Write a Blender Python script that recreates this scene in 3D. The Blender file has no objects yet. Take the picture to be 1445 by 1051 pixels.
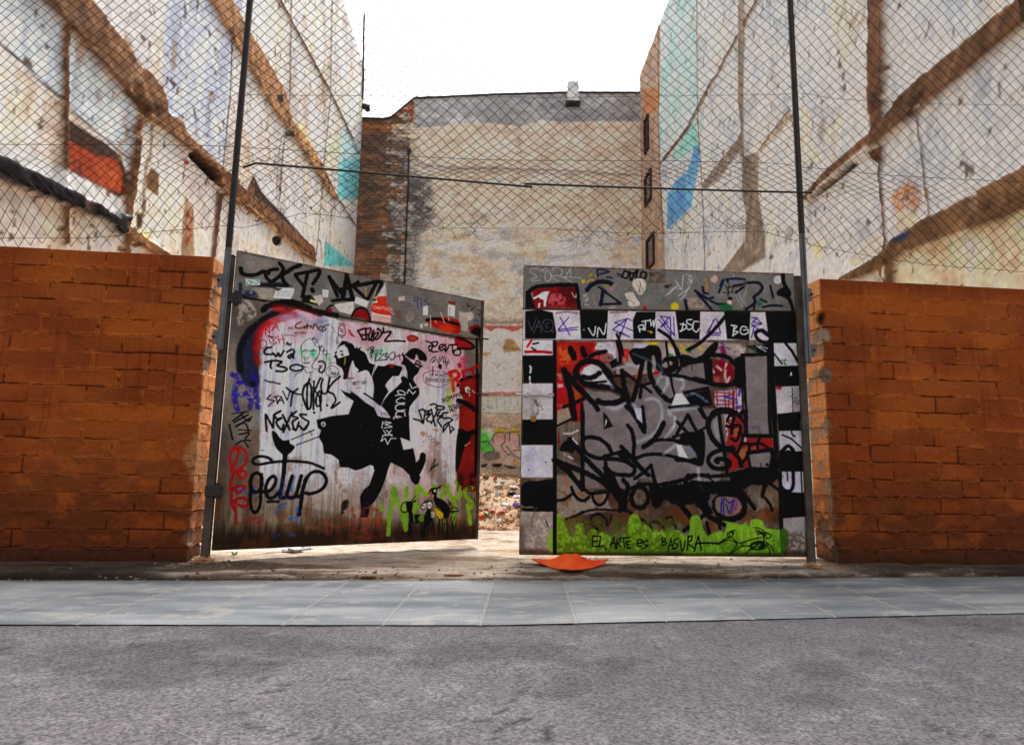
import bpy, bmesh, math, random
import numpy as np
from mathutils import Vector
random.seed(7)
rng = np.random.default_rng(11)
scene = bpy.context.scene
COL = scene.collection

# ------------------------------------------------------------------ camera
CX, CY, FPX = 722.5, 525.5, 889.3            # photograph 1445 x 1051, focal length in its pixels
PITCH, ROLL, EYE = math.radians(8.317), math.radians(1.06), 1.05
_c, _s = math.cos(ROLL), math.sin(ROLL)
FW = np.array([0, math.cos(PITCH), math.sin(PITCH)])
UP0 = np.array([0, -math.sin(PITCH), math.cos(PITCH)])
RT0 = np.array([1.0, 0, 0])
RT = _c * RT0 + _s * UP0
UP = -_s * RT0 + _c * UP0
ORG = np.array([0, 0, EYE])
cam = bpy.data.cameras.new('camera')
cam.sensor_width = 36
cam.sensor_fit = 'HORIZONTAL'
cam.lens = FPX / 1445 * 36
cam.clip_start, cam.clip_end = 0.05, 600
co = bpy.data.objects.new('camera', cam)
COL.objects.link(co)
from mathutils import Matrix
co.matrix_world = Matrix(((RT[0], UP[0], -FW[0], 0), (RT[1], UP[1], -FW[1], 0), (RT[2], UP[2], -FW[2], EYE), (0, 0, 0, 1)))
scene.camera = co

# ------------------------------------------------------------------ sky, sun, exposure
SUN_EL, SUN_AZ = math.radians(64), math.radians(14)     # bright overcast: a broad soft sun, behind the lot
w = bpy.data.worlds.new('World')
scene.world = w
w.use_nodes = True
nt = w.node_tree
nt.nodes.clear()
sky = nt.nodes.new('ShaderNodeTexSky')
sky.sky_type = 'NISHITA'
sky.sun_disc = False
sky.sun_elevation = SUN_EL
sky.sun_rotation = SUN_AZ
sky.air_density, sky.dust_density, sky.ozone_density = 1.0, 5.0, 1.0
hs = nt.nodes.new('ShaderNodeHueSaturation')            # cloud cover greys the blue out
hs.inputs['Saturation'].default_value = 0.12
bg = nt.nodes.new('ShaderNodeBackground')
bg.inputs['Strength'].default_value = 0.15
ow = nt.nodes.new('ShaderNodeOutputWorld')
nt.links.new(sky.outputs[0], hs.inputs['Color'])
nt.links.new(hs.outputs[0], bg.inputs['Color'])
nt.links.new(bg.outputs[0], ow.inputs[0])
sl = bpy.data.lights.new('sun', 'SUN')
sl.energy = 2.0
sl.angle = math.radians(24)
sl.color = (1.0, 0.97, 0.93)
so = bpy.data.objects.new('sun', sl)
COL.objects.link(so)
sd = Vector((math.sin(SUN_AZ) * math.cos(SUN_EL), math.cos(SUN_AZ) * math.cos(SUN_EL), math.sin(SUN_EL)))
so.rotation_euler = sd.to_track_quat('Z', 'Y').to_euler()
so.location = (0, 10, 30)
scene.view_settings.view_transform = 'Standard'
scene.view_settings.look = 'None'
scene.view_settings.exposure = 0.95
scene.view_settings.gamma = 1.0

# ------------------------------------------------------------------ measuring: a pixel of the photo to a point of the place
def ray(px, py):
    return FW + (px - CX) / FPX * RT - (py - CY) / FPX * UP
def onp(px, py, p, n):
    d = ray(px, py)
    return ORG + d * (((np.asarray(p, float) - ORG) @ n) / (d @ n))
def aty(px, py, y):
    d = ray(px, py)
    return ORG + d * (y / d[1])
def atz(px, py, z=0.0):
    d = ray(px, py)
    return ORG + d * ((z - EYE) / d[2])
def lin(c):
    c = np.asarray(c, float) / 255.0
    return np.where(c <= 0.04045, c / 12.92, ((c + 0.055) / 1.055) ** 2.4)

# ------------------------------------------------------------------ noise
def vnoise(ny, nx, cy, cx):
    a = rng.random((int(ny / cy) + 4, int(nx / cx) + 4))
    y = np.arange(ny) / cy; x = np.arange(nx) / cx
    yi = y.astype(int); xi = x.astype(int)
    fy = y - yi; fx = x - xi
    fy = (fy * fy * (3 - 2 * fy))[:, None]; fx = (fx * fx * (3 - 2 * fx))[None, :]
    r0 = a[yi]; r1 = a[yi + 1]
    return ((r0[:, xi] * (1 - fx) + r0[:, xi + 1] * fx) * (1 - fy) + (r1[:, xi] * (1 - fx) + r1[:, xi + 1] * fx) * fy)
def fbm(ny, nx, cy, cx, octv=4, gain=0.55):
    t = np.zeros((ny, nx)); amp = 1.0; tot = 0
    for k in range(octv):
        t += amp * vnoise(ny, nx, max(cy, 1.01), max(cx, 1.01)); tot += amp
        amp *= gain; cy /= 2.0; cx /= 2.0
    return t / tot
def sst(a, b, x):
    t = np.clip((x - a) / (b - a), 0, 1)
    return t * t * (3 - 2 * t)

# ------------------------------------------------------------------ objects
ROOT = {}
def thing(name, label, cat, loc=(0, 0, 0), group=None):
    o = bpy.data.objects.new(name, None)
    COL.objects.link(o)
    o.location = loc
    o.empty_display_size = 0.2
    o['label'] = label; o['category'] = cat
    if group: o['group'] = group
    ROOT[o] = np.asarray(loc, float)
    return o
def tag(o, label, cat, group=None):
    o['label'] = label; o['category'] = cat
    if group: o['group'] = group
    return o
def raw(name, V, Fq, mat, parent=None, cols=None, smooth=False, origin=None):
    """one mesh object from world-space vertices"""
    V = np.asarray(V, float)
    if parent is not None:
        org = ROOT[parent]
    elif origin is not None:
        org = np.asarray(origin, float)
    else:
        org = np.array([V[:, 0].mean(), V[:, 1].mean(), V[:, 2].min()])
    me = bpy.data.meshes.new(name)
    if isinstance(Fq, np.ndarray):
        n = len(Fq); k = Fq.shape[1]
        me.vertices.add(len(V)); me.vertices.foreach_set('co', (V - org).astype(np.float32).ravel())
        me.loops.add(n * k); me.loops.foreach_set('vertex_index', Fq.astype(np.int32).ravel())
        me.polygons.add(n)
        me.polygons.foreach_set('loop_start', np.arange(0, n * k, k, dtype=np.int32))
        me.update(calc_edges=True)
        me.validate()
    else:
        me.from_pydata([tuple(v) for v in (V - org)], [], [tuple(f) for f in Fq])
    if cols is not None:
        at = me.color_attributes.new('Col', 'FLOAT_COLOR', 'POINT')
        c4 = np.ones((len(V), 4), np.float32); c4[:, :3] = cols
        at.data.foreach_set('color', c4.ravel())
    if smooth:
        me.polygons.foreach_set('use_smooth', np.ones(len(me.polygons), bool))
    me.materials.append(mat)
    o = bpy.data.objects.new(name, me)
    COL.objects.link(o)
    if parent is not None:
        o.parent = parent
        ROOT[o] = ROOT[parent]
    else:
        o.location = org
        ROOT[o] = org
    return o
class MB:
    """collects boxes, tubes and prisms into ONE mesh"""
    def __init__(s): s.v = []; s.f = []
    def add(s, v, f):
        b = len(s.v)
        s.v += [np.asarray(p, float) for p in v]; s.f += [tuple(i + b for i in q) for q in f]
        return s
    def box(s, c, ax, ay, az, bev=0.0):
        """centre and three half-axis vectors, with bevelled long edges"""
        c, ax, ay, az = [np.asarray(q, float) for q in (c, ax, ay, az)]
        if bev <= 0:
            v = [c + i * ax + j * ay + k * az for k in (-1, 1) for j in (-1, 1) for i in (-1, 1)]
            return s.add(v, [(0, 2, 3, 1), (4, 5, 7, 6), (0, 1, 5, 4), (2, 6, 7, 3), (0, 4, 6, 2), (1, 3, 7, 5)])
        bx = bev / np.linalg.norm(ax); by = bev / np.linalg.norm(ay); bz = bev / np.linalg.norm(az)
        ring = [(1, 1 - by), (1 - bx, 1), (-1 + bx, 1), (-1, 1 - by), (-1, -1 + by), (-1 + bx, -1), (1 - bx, -1), (1, -1 + by)]
        v = []
        for k, t in ((-1, 1 - min(bx, by)), (-1 + bz, 1), (1 - bz, 1), (1, 1 - min(bx, by))):
            v += [c + ax * i * t + ay * j * t + az * k for i, j in ring]
        f = [tuple(range(7, -1, -1)), tuple(range(24, 32))]
        for r in range(3):
            f += [(r * 8 + q, r * 8 + (q + 1) % 8, r * 8 + 8 + (q + 1) % 8, r * 8 + 8 + q) for q in range(8)]
        return s.add(v, f)
    def tube(s, pts, r, n=8, cap=True):
        pts = [np.asarray(p, float) for p in pts]
        rs = r if hasattr(r, '__len__') else [r] * len(pts)
        v = []; f = []
        for i, p in enumerate(pts):
            d = pts[min(i + 1, len(pts) - 1)] - pts[max(i - 1, 0)]
            d = d / (np.linalg.norm(d) + 1e-9)
            a = np.cross(d, [0, 0, 1.0]) if abs(d[2]) < 0.9 else np.cross(d, [0, 1.0, 0])
            a /= np.linalg.norm(a); b = np.cross(d, a)
            v += [p + rs[i] * (math.cos(t) * a + math.sin(t) * b) for t in [2 * math.pi * k / n for k in range(n)]]
        for i in range(len(pts) - 1):
            f += [(i * n + k, i * n + (k + 1) % n, i * n + n + (k + 1) % n, i * n + n + k) for k in range(n)]
        if cap:
            f += [tuple(range(n - 1, -1, -1)), tuple(range((len(pts) - 1) * n, len(pts) * n))]
        return s.add(v, f)
    def prism(s, pts, d):
        """polygon of 3-D points thickened by vector d"""
        n = len(pts); pts = [np.asarray(p, float) for p in pts]
        v = pts + [p + d for p in pts]
        return s.add(v, [tuple(range(n)), tuple(range(2 * n - 1, n - 1, -1))] + [(i, i + n, (i + 1) % n + n, (i + 1) % n) for i in range(n)])
    def lump(s, c, r, sq=(1, 1, 1), rough=0.25, nu=9, nv=6):
        c = np.asarray(c, float); v = []; f = []
        for j in range(nv + 1):
            for i in range(nu):
                a = 2 * math.pi * i / nu; b = math.pi * j / nv - math.pi / 2
                k = r * (1 + rough * (random.random() - 0.5) * 2 * (0 < j < nv))
                v.append(c + np.array([math.cos(a) * math.cos(b) * k * sq[0], math.sin(a) * math.cos(b) * k * sq[1], math.sin(b) * k * sq[2]]))
        for j in range(nv):
            f += [(j * nu + i, j * nu + (i + 1) % nu, (j + 1) * nu + (i + 1) % nu, (j + 1) * nu + i) for i in range(nu)]
        return s.add(v, f)
    def build(s, name, mat, parent=None, smooth=False, origin=None):
        o = raw(name, s.v, s.f, mat, parent, smooth=smooth, origin=origin)
        bm = bmesh.new(); bm.from_mesh(o.data)
        bmesh.ops.recalc_face_normals(bm, faces=bm.faces[:]); bm.to_mesh(o.data); bm.free()
        if smooth:
            o.data.polygons.foreach_set('use_smooth', np.ones(len(o.data.polygons), bool))
        return o

# ------------------------------------------------------------------ materials
def paintmat(name, rough=0.75, nscale=90.0, namt=0.18, bump=0.25, bscale=140.0, spec=0.35, metal=0.0, base=None, base2=None, mixscale=6.0, bdist=0.004, agg=0.0):
    """procedural material: the vertex paint (or two mixed colours) broken up by noise, with noise bump"""
    m = bpy.data.materials.new(name); m.use_nodes = True
    t = m.node_tree; nd = t.nodes; lk = t.links
    nd.clear()
    out = nd.new('ShaderNodeOutputMaterial'); p = nd.new('ShaderNodeBsdfPrincipled')
    lk.new(p.outputs[0], out.inputs[0])
    tc = nd.new('ShaderNodeTexCoord')
    n1 = nd.new('ShaderNodeTexNoise'); n1.inputs['Scale'].default_value = nscale; n1.inputs['Detail'].default_value = 5
    lk.new(tc.outputs['Object'], n1.inputs['Vector'])
    if base is None:
        a = nd.new('ShaderNodeAttribute'); a.attribute_name = 'Col'; src = a.outputs['Color']
    else:
        n0 = nd.new('ShaderNodeTexNoise'); n0.inputs['Scale'].default_value = mixscale; n0.inputs['Detail'].default_value = 6
        lk.new(tc.outputs['Object'], n0.inputs['Vector'])
        rp = nd.new('ShaderNodeMapRange'); rp.inputs[1].default_value = 0.35; rp.inputs[2].default_value = 0.65
        lk.new(n0.outputs[0], rp.inputs[0])
        mx = nd.new('ShaderNodeMix'); mx.data_type = 'RGBA'
        mx.inputs[6].default_value = (*lin(base), 1); mx.inputs[7].default_value = (*lin(base2 or base), 1)
        lk.new(rp.outputs[0], mx.inputs[0]); src = mx.outputs[2]
    mr = nd.new('ShaderNodeMapRange'); mr.inputs[1].default_value = 0.25; mr.inputs[2].default_value = 0.75
    mr.inputs[3].default_value = 1 - namt; mr.inputs[4].default_value = 1 + namt * 0.7
    lk.new(n1.outputs[0], mr.inputs[0])
    mul = nd.new('ShaderNodeMix'); mul.data_type = 'RGBA'; mul.blend_type = 'MULTIPLY'; mul.inputs[0].default_value = 1
    lk.new(src, mul.inputs[6]); lk.new(mr.outputs[0], mul.inputs[7])
    last = mul.outputs[2]
    if agg:                                               # stone aggregate: every cell its own tone
        vo = nd.new('ShaderNodeTexVoronoi'); vo.inputs['Scale'].default_value = agg
        lk.new(tc.outputs['Object'], vo.inputs['Vector'])
        bw = nd.new('ShaderNodeSeparateColor'); lk.new(vo.outputs['Color'], bw.inputs[0])
        m3 = nd.new('ShaderNodeMapRange'); m3.inputs[3].default_value = 0.55; m3.inputs[4].default_value = 1.5
        lk.new(bw.outputs[0], m3.inputs[0])
        mu2 = nd.new('ShaderNodeMix'); mu2.data_type = 'RGBA'; mu2.blend_type = 'MULTIPLY'; mu2.inputs[0].default_value = 1
        lk.new(last, mu2.inputs[6]); lk.new(m3.outputs[0], mu2.inputs[7]); last = mu2.outputs[2]
    lk.new(last, p.inputs['Base Color'])
    p.inputs['Roughness'].default_value = rough; p.inputs['Metallic'].default_value = metal
    p.inputs['Specular IOR Level'].default_value = spec
    if bump > 0:
        n2 = nd.new('ShaderNodeTexNoise'); n2.inputs['Scale'].default_value = bscale; n2.inputs['Detail'].default_value = 6
        lk.new(tc.outputs['Object'], n2.inputs['Vector'])
        b = nd.new('ShaderNodeBump'); b.inputs['Strength'].default_value = bump; b.inputs['Distance'].default_value = bdist
        lk.new(n2.outputs[0], b.inputs['Height']); lk.new(b.outputs[0], p.inputs['Normal'])
    return m
M = dict(
    sheet=paintmat('painted_sheet_metal', 0.75, 110, 0.16, 0.14, 60, 0.12),
    plaster=paintmat('weathered_plaster', 0.9, 7, 0.22, 0.35, 22, 0.15, bdist=0.02),
    block=paintmat('painted_block', 0.75, 45, 0.26, 0.45, 90, 0.15),
    soil=paintmat('soil', 0.95, 30, 0.35, 0.7, 45, 0.08, bdist=0.01),
    slab=paintmat('paving_slab', 0.8, 70, 0.26, 0.25, 120, 0.2),
    asphalt=paintmat('asphalt', 0.9, 40, 0.25, 0.5, 110, 0.2, bdist=0.004, agg=85.0),
    steel=paintmat('grey_steel', 0.42, 40, 0.25, 0.1, 90, 0.5, 0.35, (112, 112, 114), (70, 70, 72), 3),
    dark=paintmat('dark_steel', 0.6, 40, 0.3, 0.15, 90, 0.4, 0.2, (30, 29, 30), (52, 44, 40), 5),
    brownpost=paintmat('weathered_post', 0.75, 40, 0.3, 0.3, 60, 0.3, 0.1, (92, 82, 72), (64, 48, 36), 4),
    rust=paintmat('rusty_steel', 0.85, 50, 0.3, 0.3, 70, 0.2, 0.1, (88, 52, 34), (58, 44, 38), 8),
    wire=paintmat('weathered_wire', 0.7, 30, 0.3, 0, 40, 0.3, 0.2, (26, 23, 24), (44, 34, 30), 9),
    brass=paintmat('brass', 0.4, 40, 0.2, 0.1, 60, 0.5, 0.7, (176, 132, 62), (140, 98, 44), 20),
    chrome=paintmat('bright_steel', 0.3, 40, 0.2, 0, 60, 0.5, 0.8, (190, 190, 190), (150, 148, 146), 20),
    whitemetal=paintmat('white_painted_steel', 0.5, 40, 0.2, 0.1, 60, 0.4, 0, (205, 203, 200), (150, 130, 118), 25),
    orange=paintmat('orange_rubber', 0.55, 25, 0.14, 0.12, 30, 0.4, 0, (255, 98, 40), (240, 66, 22), 6),
    paper=paintmat('white_paper', 0.9, 25, 0.1, 0.2, 30, 0.2, 0, (228, 228, 232), (205, 205, 212), 6),
    redp=paintmat('red_plastic', 0.4, 25, 0.14, 0, 30, 0.5, 0, (214, 38, 34), (180, 24, 24), 6),
    greenp=paintmat('green_leaf', 0.6, 25, 0.2, 0, 30, 0.3, 0, (92, 140, 44), (64, 110, 34), 12),
    blackp=paintmat('black_plastic', 0.45, 25, 0.2, 0.2, 20, 0.4, 0, (38, 38, 46), (20, 20, 24), 6),
    purplep=paintmat('purple_plastic', 0.5, 25, 0.2, 0.2, 20, 0.4, 0, (150, 120, 200), (108, 84, 160), 9),
    bluep=paintmat('pale_blue_plastic', 0.35, 25, 0.1, 0.1, 20, 0.5, 0, (178, 200, 222), (150, 172, 196), 9),
    woodp=paintmat('old_timber', 0.85, 30, 0.3, 0.3, 40, 0.2, 0, (132, 100, 70), (96, 70, 48), 6),
    glass=paintmat('dark_window', 0.15, 8, 0.2, 0, 10, 0.6, 0, (28, 32, 40), (44, 50, 60), 3),
    stone=paintmat('stone', 0.95, 20, 0.3, 0.4, 30, 0.1, 0, (136, 122, 108), (84, 74, 66), 3.0),
    vent=paintmat('white_vent', 0.6, 20, 0.1, 0.1, 30, 0.3, 0, (240, 240, 242), (222, 222, 226), 3.0),
    rubble=paintmat('rubble', 0.95, 20, 0.3, 0.4, 30, 0.1, 0, (178, 146, 112), (136, 100, 68), 2.2),
    debris=paintmat('dark_debris', 0.9, 20, 0.3, 0.5, 20, 0.2, 0, (44, 40, 42), (78, 60, 48), 5),
)
# ------------------------------------------------------------------ painted surfaces: a fine grid carrying colour and relief
GLYPH = {
 'A': '0,10 5,0 10,10;2,6 8,6', 'B': '0,10 0,0 6,0 8,2 6,5 0,5;6,5 9,7 7,10 0,10', 'C': '10,2 7,0 3,0 0,4 1,8 4,10 10,9', 'D': '0,0 0,10 5,10 9,7 9,3 5,0 0,0',
 'E': '9,0 0,0 0,10 9,10;0,5 7,5', 'F': '9,0 0,0 0,10;0,5 7,5', 'G': '10,2 6,0 2,1 0,5 2,9 6,10 10,8 10,5 6,5', 'H': '0,0 0,10;10,0 10,10;0,5 10,5', 'I': '5,0 5,10',
 'J': '8,0 8,8 5,10 1,8', 'K': '0,0 0,10;9,0 0,5 9,10', 'L': '0,0 0,10 9,10', 'M': '0,10 1,0 5,6 9,0 10,10', 'N': '0,10 0,0 9,10 9,0', 'O': '5,0 1,2 0,6 3,10 7,10 10,6 8,1 5,0',
 'P': '0,10 0,0 7,0 9,3 6,5 0,5', 'Q': '5,0 1,2 0,6 3,10 7,10 10,6 8,1 5,0;6,7 10,11', 'R': '0,10 0,0 7,0 9,3 6,5 0,5;4,5 9,10', 'S': '9,1 5,0 1,2 3,5 8,6 9,8 6,10 0,9',
 'T': '0,0 10,0;5,0 5,10', 'U': '0,0 0,8 4,10 8,8 9,0', 'V': '0,0 5,10 10,0', 'W': '0,0 3,10 5,3 7,10 10,0', 'X': '0,0 10,10;10,0 0,10', 'Y': '0,0 5,5;10,0 4,10', 'Z': '0,0 10,0 0,10 10,10',
 'e': '1,6 9,6 8,3 4,3 1,6 2,9 9,10', 's': '8,3 3,4 3,6 8,7 7,10 1,9', '.': '4,9 5,10', ':': '4,3 5,4;4,8 5,9', '"': '3,0 2,3;7,0 6,3', '1': '2,3 5,0 5,10', '2': '0,2 5,0 9,3 0,10 10,10', '3': '0,0 8,1 4,4 9,7 6,10 0,9',
 '-': '1,5 9,5', '!': '5,0 5,6;5,9 5,10', 'c': '8,4 3,3 1,7 4,10 8,9', 'i': '5,4 5,10;5,1 5,2', ' ': '', "'": '5,0 4,3', '*': '5,0 5,10;0,3 10,8;10,3 0,8', '+': '5,1 5,9;1,5 9,5', '4': '7,10 7,0 0,7 10,7', '5': '9,0 1,0 1,4 7,4 9,7 5,10 0,9',
}
PAL = dict(K=(14, 13, 17), N=(20, 21, 34), W=(214, 208, 214), w=(232, 230, 230), R=(186, 26, 28), r=(214, 40, 36), O=(196, 72, 38), P=(96, 34, 158), p=(200, 120, 150), V=(62, 52, 140),
           G=(142, 178, 58), g=(60, 130, 60), t=(132, 122, 120), T=(142, 133, 133), B=(52, 60, 84), b=(56, 110, 190), Y=(216, 186, 36), y=(176, 150, 60), S=(150, 148, 146), s=(120, 116, 114),
           D=(60, 44, 32), d=(92, 70, 52), L=(196, 190, 184), M=(120, 30, 84), C=(70, 190, 160), c=(110, 205, 205), k=(40, 36, 36), l=(168, 172, 182), H=(170, 150, 130), m=(78, 20, 22), i=(222, 150, 165), u=(150, 166, 190), q=(126, 92, 66), z=(226, 214, 206), v=(40, 88, 70))
def catmull(P, closed=False, sub=7):
    n = len(P)
    if n < 3: return P
    out = []
    for i in range(n if closed else n - 1):
        p1 = P[i]; p2 = P[(i + 1) % n]
        p0 = P[(i - 1) % n] if closed or i > 0 else 2 * p1 - p2
        p3 = P[(i + 2) % n] if closed or i + 2 < n else 2 * p2 - p1
        for k in range(sub):
            t = k / sub
            out.append(0.5 * ((2 * p1) + (-p0 + p2) * t + (2 * p0 - 5 * p1 + 4 * p2 - p3) * t * t + (-p0 + 3 * p1 - 3 * p2 + p3) * t ** 3))
    if not closed: out.append(P[-1])
    return np.array(out)
class Canvas:
    def __init__(s, p0, du, W, H, cell, rough=0.4):
        """p0 lower corner, du unit vector to the right as seen, H one height or (left, right)"""
        s.p0 = np.asarray(p0, float); s.du = np.asarray(du, float); s.n = np.array([s.du[1], -s.du[0], 0.0])
        s.W = W; s.H = H if hasattr(H, '__len__') else (H, H); s.cell = cell
        s.nx = int(round(W / cell)) + 1; s.ny = int(round(max(s.H) / cell)) + 1
        u = np.linspace(0, W, s.nx); hc = s.H[0] + (s.H[1] - s.H[0]) * u / W
        s.U = np.broadcast_to(u[None, :], (s.ny, s.nx)); s.V = np.linspace(0, 1, s.ny)[:, None] * hc[None, :]
        s.col = np.zeros((s.ny, s.nx, 3)); s.h = np.zeros((s.ny, s.nx))
        s.nz = fbm(s.ny, s.nx, 0.03 / cell, 0.03 / cell, 3) - 0.5
        s.lab = np.zeros((s.ny, s.nx), np.int8)
        s.z = (0, 0, 1.0)
    def uv(s, px, py):
        P = onp(px, py, s.p0, s.n) - s.p0
        return np.array([P @ s.du, P[2]])
    def pts(s, txt):
        out = []
        for q in txt.split():
            a, b = q.split(','); out.append(s.uv(s.z[0] + float(a) / s.z[2], s.z[1] + float(b) / s.z[2]))
        return np.array(out)
    def mpp(s, P):
        """metres per photo pixel near P"""
        c = s.p0 + s.du * P[:, 0].mean() + np.array([0, 0, P[:, 1].mean()])
        return ((c - ORG) @ FW) / FPX
    def win(s, lo, hi):
        i0 = max(int(lo[0] / s.cell) - 2, 0); i1 = min(int(hi[0] / s.cell) + 3, s.nx)
        hm, hM = min(s.H), max(s.H)
        j0 = max(int(lo[1] / hM * (s.ny - 1)) - 2, 0); j1 = min(int(hi[1] / hm * (s.ny - 1)) + 3, s.ny)
        return j0, j1, i0, i1
    def dist(s, P, pad, closed=False):
        lo = P.min(0) - pad; hi = P.max(0) + pad
        j0, j1, i0, i1 = s.win(lo, hi)
        if j1 <= j0 or i1 <= i0: return None
        D = np.full((j1 - j0, i1 - i0), 1e3)
        Q = np.vstack([P, P[:1]]) if closed else P
        if len(Q) == 1: Q = np.vstack([Q, Q + 1e-6])
        for a, b in zip(Q[:-1], Q[1:]):
            l2 = np.minimum(a, b) - pad; h2 = np.maximum(a, b) + pad
            y0, y1, x0, x1 = s.win(l2, h2)
            y0 = max(y0, j0); x0 = max(x0, i0); y1 = min(y1, j1); x1 = min(x1, i1)
            if y1 <= y0 or x1 <= x0: continue
            U = s.U[y0:y1, x0:x1] - a[0]; V = s.V[y0:y1, x0:x1] - a[1]; d = b - a
            t = np.clip((U * d[0] + V * d[1]) / (d @ d + 1e-12), 0, 1)
            dd = np.hypot(U - t * d[0], V - t * d[1])
            v = D[y0 - j0:y1 - j0, x0 - i0:x1 - i0]; np.minimum(v, dd, out=v)
        return D, (slice(j0, j1), slice(i0, i1))
    def blend(s, sl, a, c):
        a = np.clip(a, 0, 1)[..., None]
        s.col[sl] = s.col[sl] * (1 - a) + np.asarray(c, float) * a
    def stroke(s, P, w, c, soft=0.6, al=1.0, smooth=True, dry=0.0, hh=0.0, taper=False):
        m = s.mpp(P)
        if smooth: P = catmull(P)
        w = w * 0.8 * m / 2; so = max(soft * m, s.cell * 0.5)
        r = s.dist(P, w + so * 1.5 + 0.004)
        if r is None: return
        D, sl = r
        a = sst(w + so, w - so, D + s.nz[sl] * w * 0.5) * al
        if dry: a = a * sst(dry - 0.12, dry + 0.12, s.nz[sl] + 0.5)
        s.blend(sl, a, c)
        if hh: s.h[sl] = s.h[sl] * (1 - a) + hh * a
    def inside(s, P, sl):
        U = s.U[sl]; V = s.V[sl]; ins = np.zeros(U.shape, bool); n = len(P)
        for i in range(n):
            a = P[i]; b = P[(i + 1) % n]
            if a[1] == b[1]: continue
            c = (a[1] > V) != (b[1] > V)
            ins ^= c & (U < (b[0] - a[0]) * (V - a[1]) / (b[1] - a[1]) + a[0])
        return ins
    def poly(s, P, c, soft=0.5, al=1.0, smooth=False, rag=0.0, hh=None, dry=0.0, lab=None):
        m = s.mpp(P)
        if smooth: P = catmull(P, True)
        so = max(soft * m, s.cell * 0.55); pad = so * 2 + rag * m * 2 + s.cell
        r = s.dist(P, pad, True)
        if r is None: return
        D, sl = r
        sg = np.where(s.inside(P, sl), -D, D) + s.nz[sl] * 2 * rag * m
        a = sst(so, -so, sg) * al
        if dry: a = a * sst(dry - 0.1, dry + 0.1, s.nz[sl] + 0.5)
        if c is not None: s.blend(sl, a, c)
        if hh is not None: s.h[sl] = s.h[sl] * (1 - a) + hh * a
        if lab is not None: s.lab[sl][a > 0.5] = lab
    def text(s, x, y, size, txt, c, w, ang=0.0, slant=0.0, asp=0.75, soft=0.5, jit=0.6, gap=1.35):
        ca, sa = math.cos(math.radians(ang)), math.sin(math.radians(ang)); q = size / 10.0; cx = 0.0
        for ch in txt:
            g = GLYPH.get(ch, '')
            for st in g.split(';'):
                if not st: continue
                pp = []
                for t in st.split():
                    a, b = map(float, t.split(','))
                    a += random.uniform(-jit, jit); b += random.uniform(-jit, jit)
                    X = (cx + a * asp + (10 - b) * slant) * q; Y = b * q
                    pp.append(s.uv(s.z[0] + (x + X * ca - Y * sa) / s.z[2], s.z[1] + (y + X * sa + Y * ca) / s.z[2]))
                s.stroke(np.array(pp), w, c, soft, 1.0, ch in 'BCDGOPQRSUJesc235')
            cx += 10 * asp * gap if ch != ' ' else 6
    def run(s, src):
        """z x0 y0 scale | s/l colour width soft pts (curved / straight line) | p/q colour soft pts (straight / curved area) | t colour width size x y angle TEXT
        options after the colour letter: ~0.5 alpha, %0.4 dry brush, ^3 ragged edge, @0.02 relief"""
        for ln in src.strip().splitlines():
            ln = ln.strip()
            if not ln or ln[0] == '#': continue
            k, rest = ln.split(None, 1)
            if k == 'z':
                s.z = tuple(float(v) for v in rest.split()); continue
            f = rest.split(None, 1); cc = f[0]; rest = f[1]
            c = PAL[cc] if cc in PAL else (None if cc == '0' else tuple(int(cc[i:i + 2], 16) for i in (0, 2, 4)))
            if k == 't':
                w, size, x, y, ang, txt = rest.split(None, 5)
                s.text(float(x), float(y), float(size), txt.replace('_', ' '), c, float(w), float(ang))
                continue
            opt = {}; num = []; pts = []
            for t in rest.split():
                if t[0] in '~%^@': opt[t[0]] = float(t[1:])
                elif ',' in t: pts.append(t)
                else: num.append(float(t))
            al = opt.get('~', 1.0); dry = opt.get('%', 0.0); rag = opt.get('^', 0.0)
            for part in ' '.join(pts).split(';'):
                if not part.strip(): continue
                if k in 'sl': s.stroke(s.pts(part), num[0], c, num[1] if len(num) > 1 else 0.5, al, k == 's', dry, opt.get('@', 0.0))
                else: s.poly(s.pts(part), c, num[0] if num else 0.5, al, k == 'q', rag, opt.get('@'), dry)
    def mottle(s, c, cell, thr, wid=0.08, al=1.0, an=1.0, where=None, hh=None):
        n = fbm(s.ny, s.nx, cell * an / s.cell, cell / s.cell, 4)
        a = sst(thr - wid, thr + wid, n) * al
        if where is not None: a = a * where
        s.blend(slice(None), a, c)
        if hh is not None: s.h = s.h * (1 - a) + hh * a
    def grain(s, amp, cell, an=1.0, where=1.0):
        n = fbm(s.ny, s.nx, cell * an / s.cell, cell / s.cell, 4)
        n = (n - n.mean()) / n.std()
        s.col *= (1 + amp * n * where)[..., None]
    def spots(s, c, num, r0, r1, box, al=1.0, stretch=1.0):
        """small chips and specks inside a photo-pixel box (relative to current zoom)"""
        x0, y0, x1, y1 = box
        for _ in range(num):
            p = s.uv(random.uniform(x0, x1), random.uniform(y0, y1)); r = random.uniform(r0, r1)
            P = np.array([p, p + np.array([random.uniform(-1, 1), random.uniform(-1, 1) * stretch]) * r * s.mpp(p[None])])
            s.stroke(P, r, c, 0.5, al, False)
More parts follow.
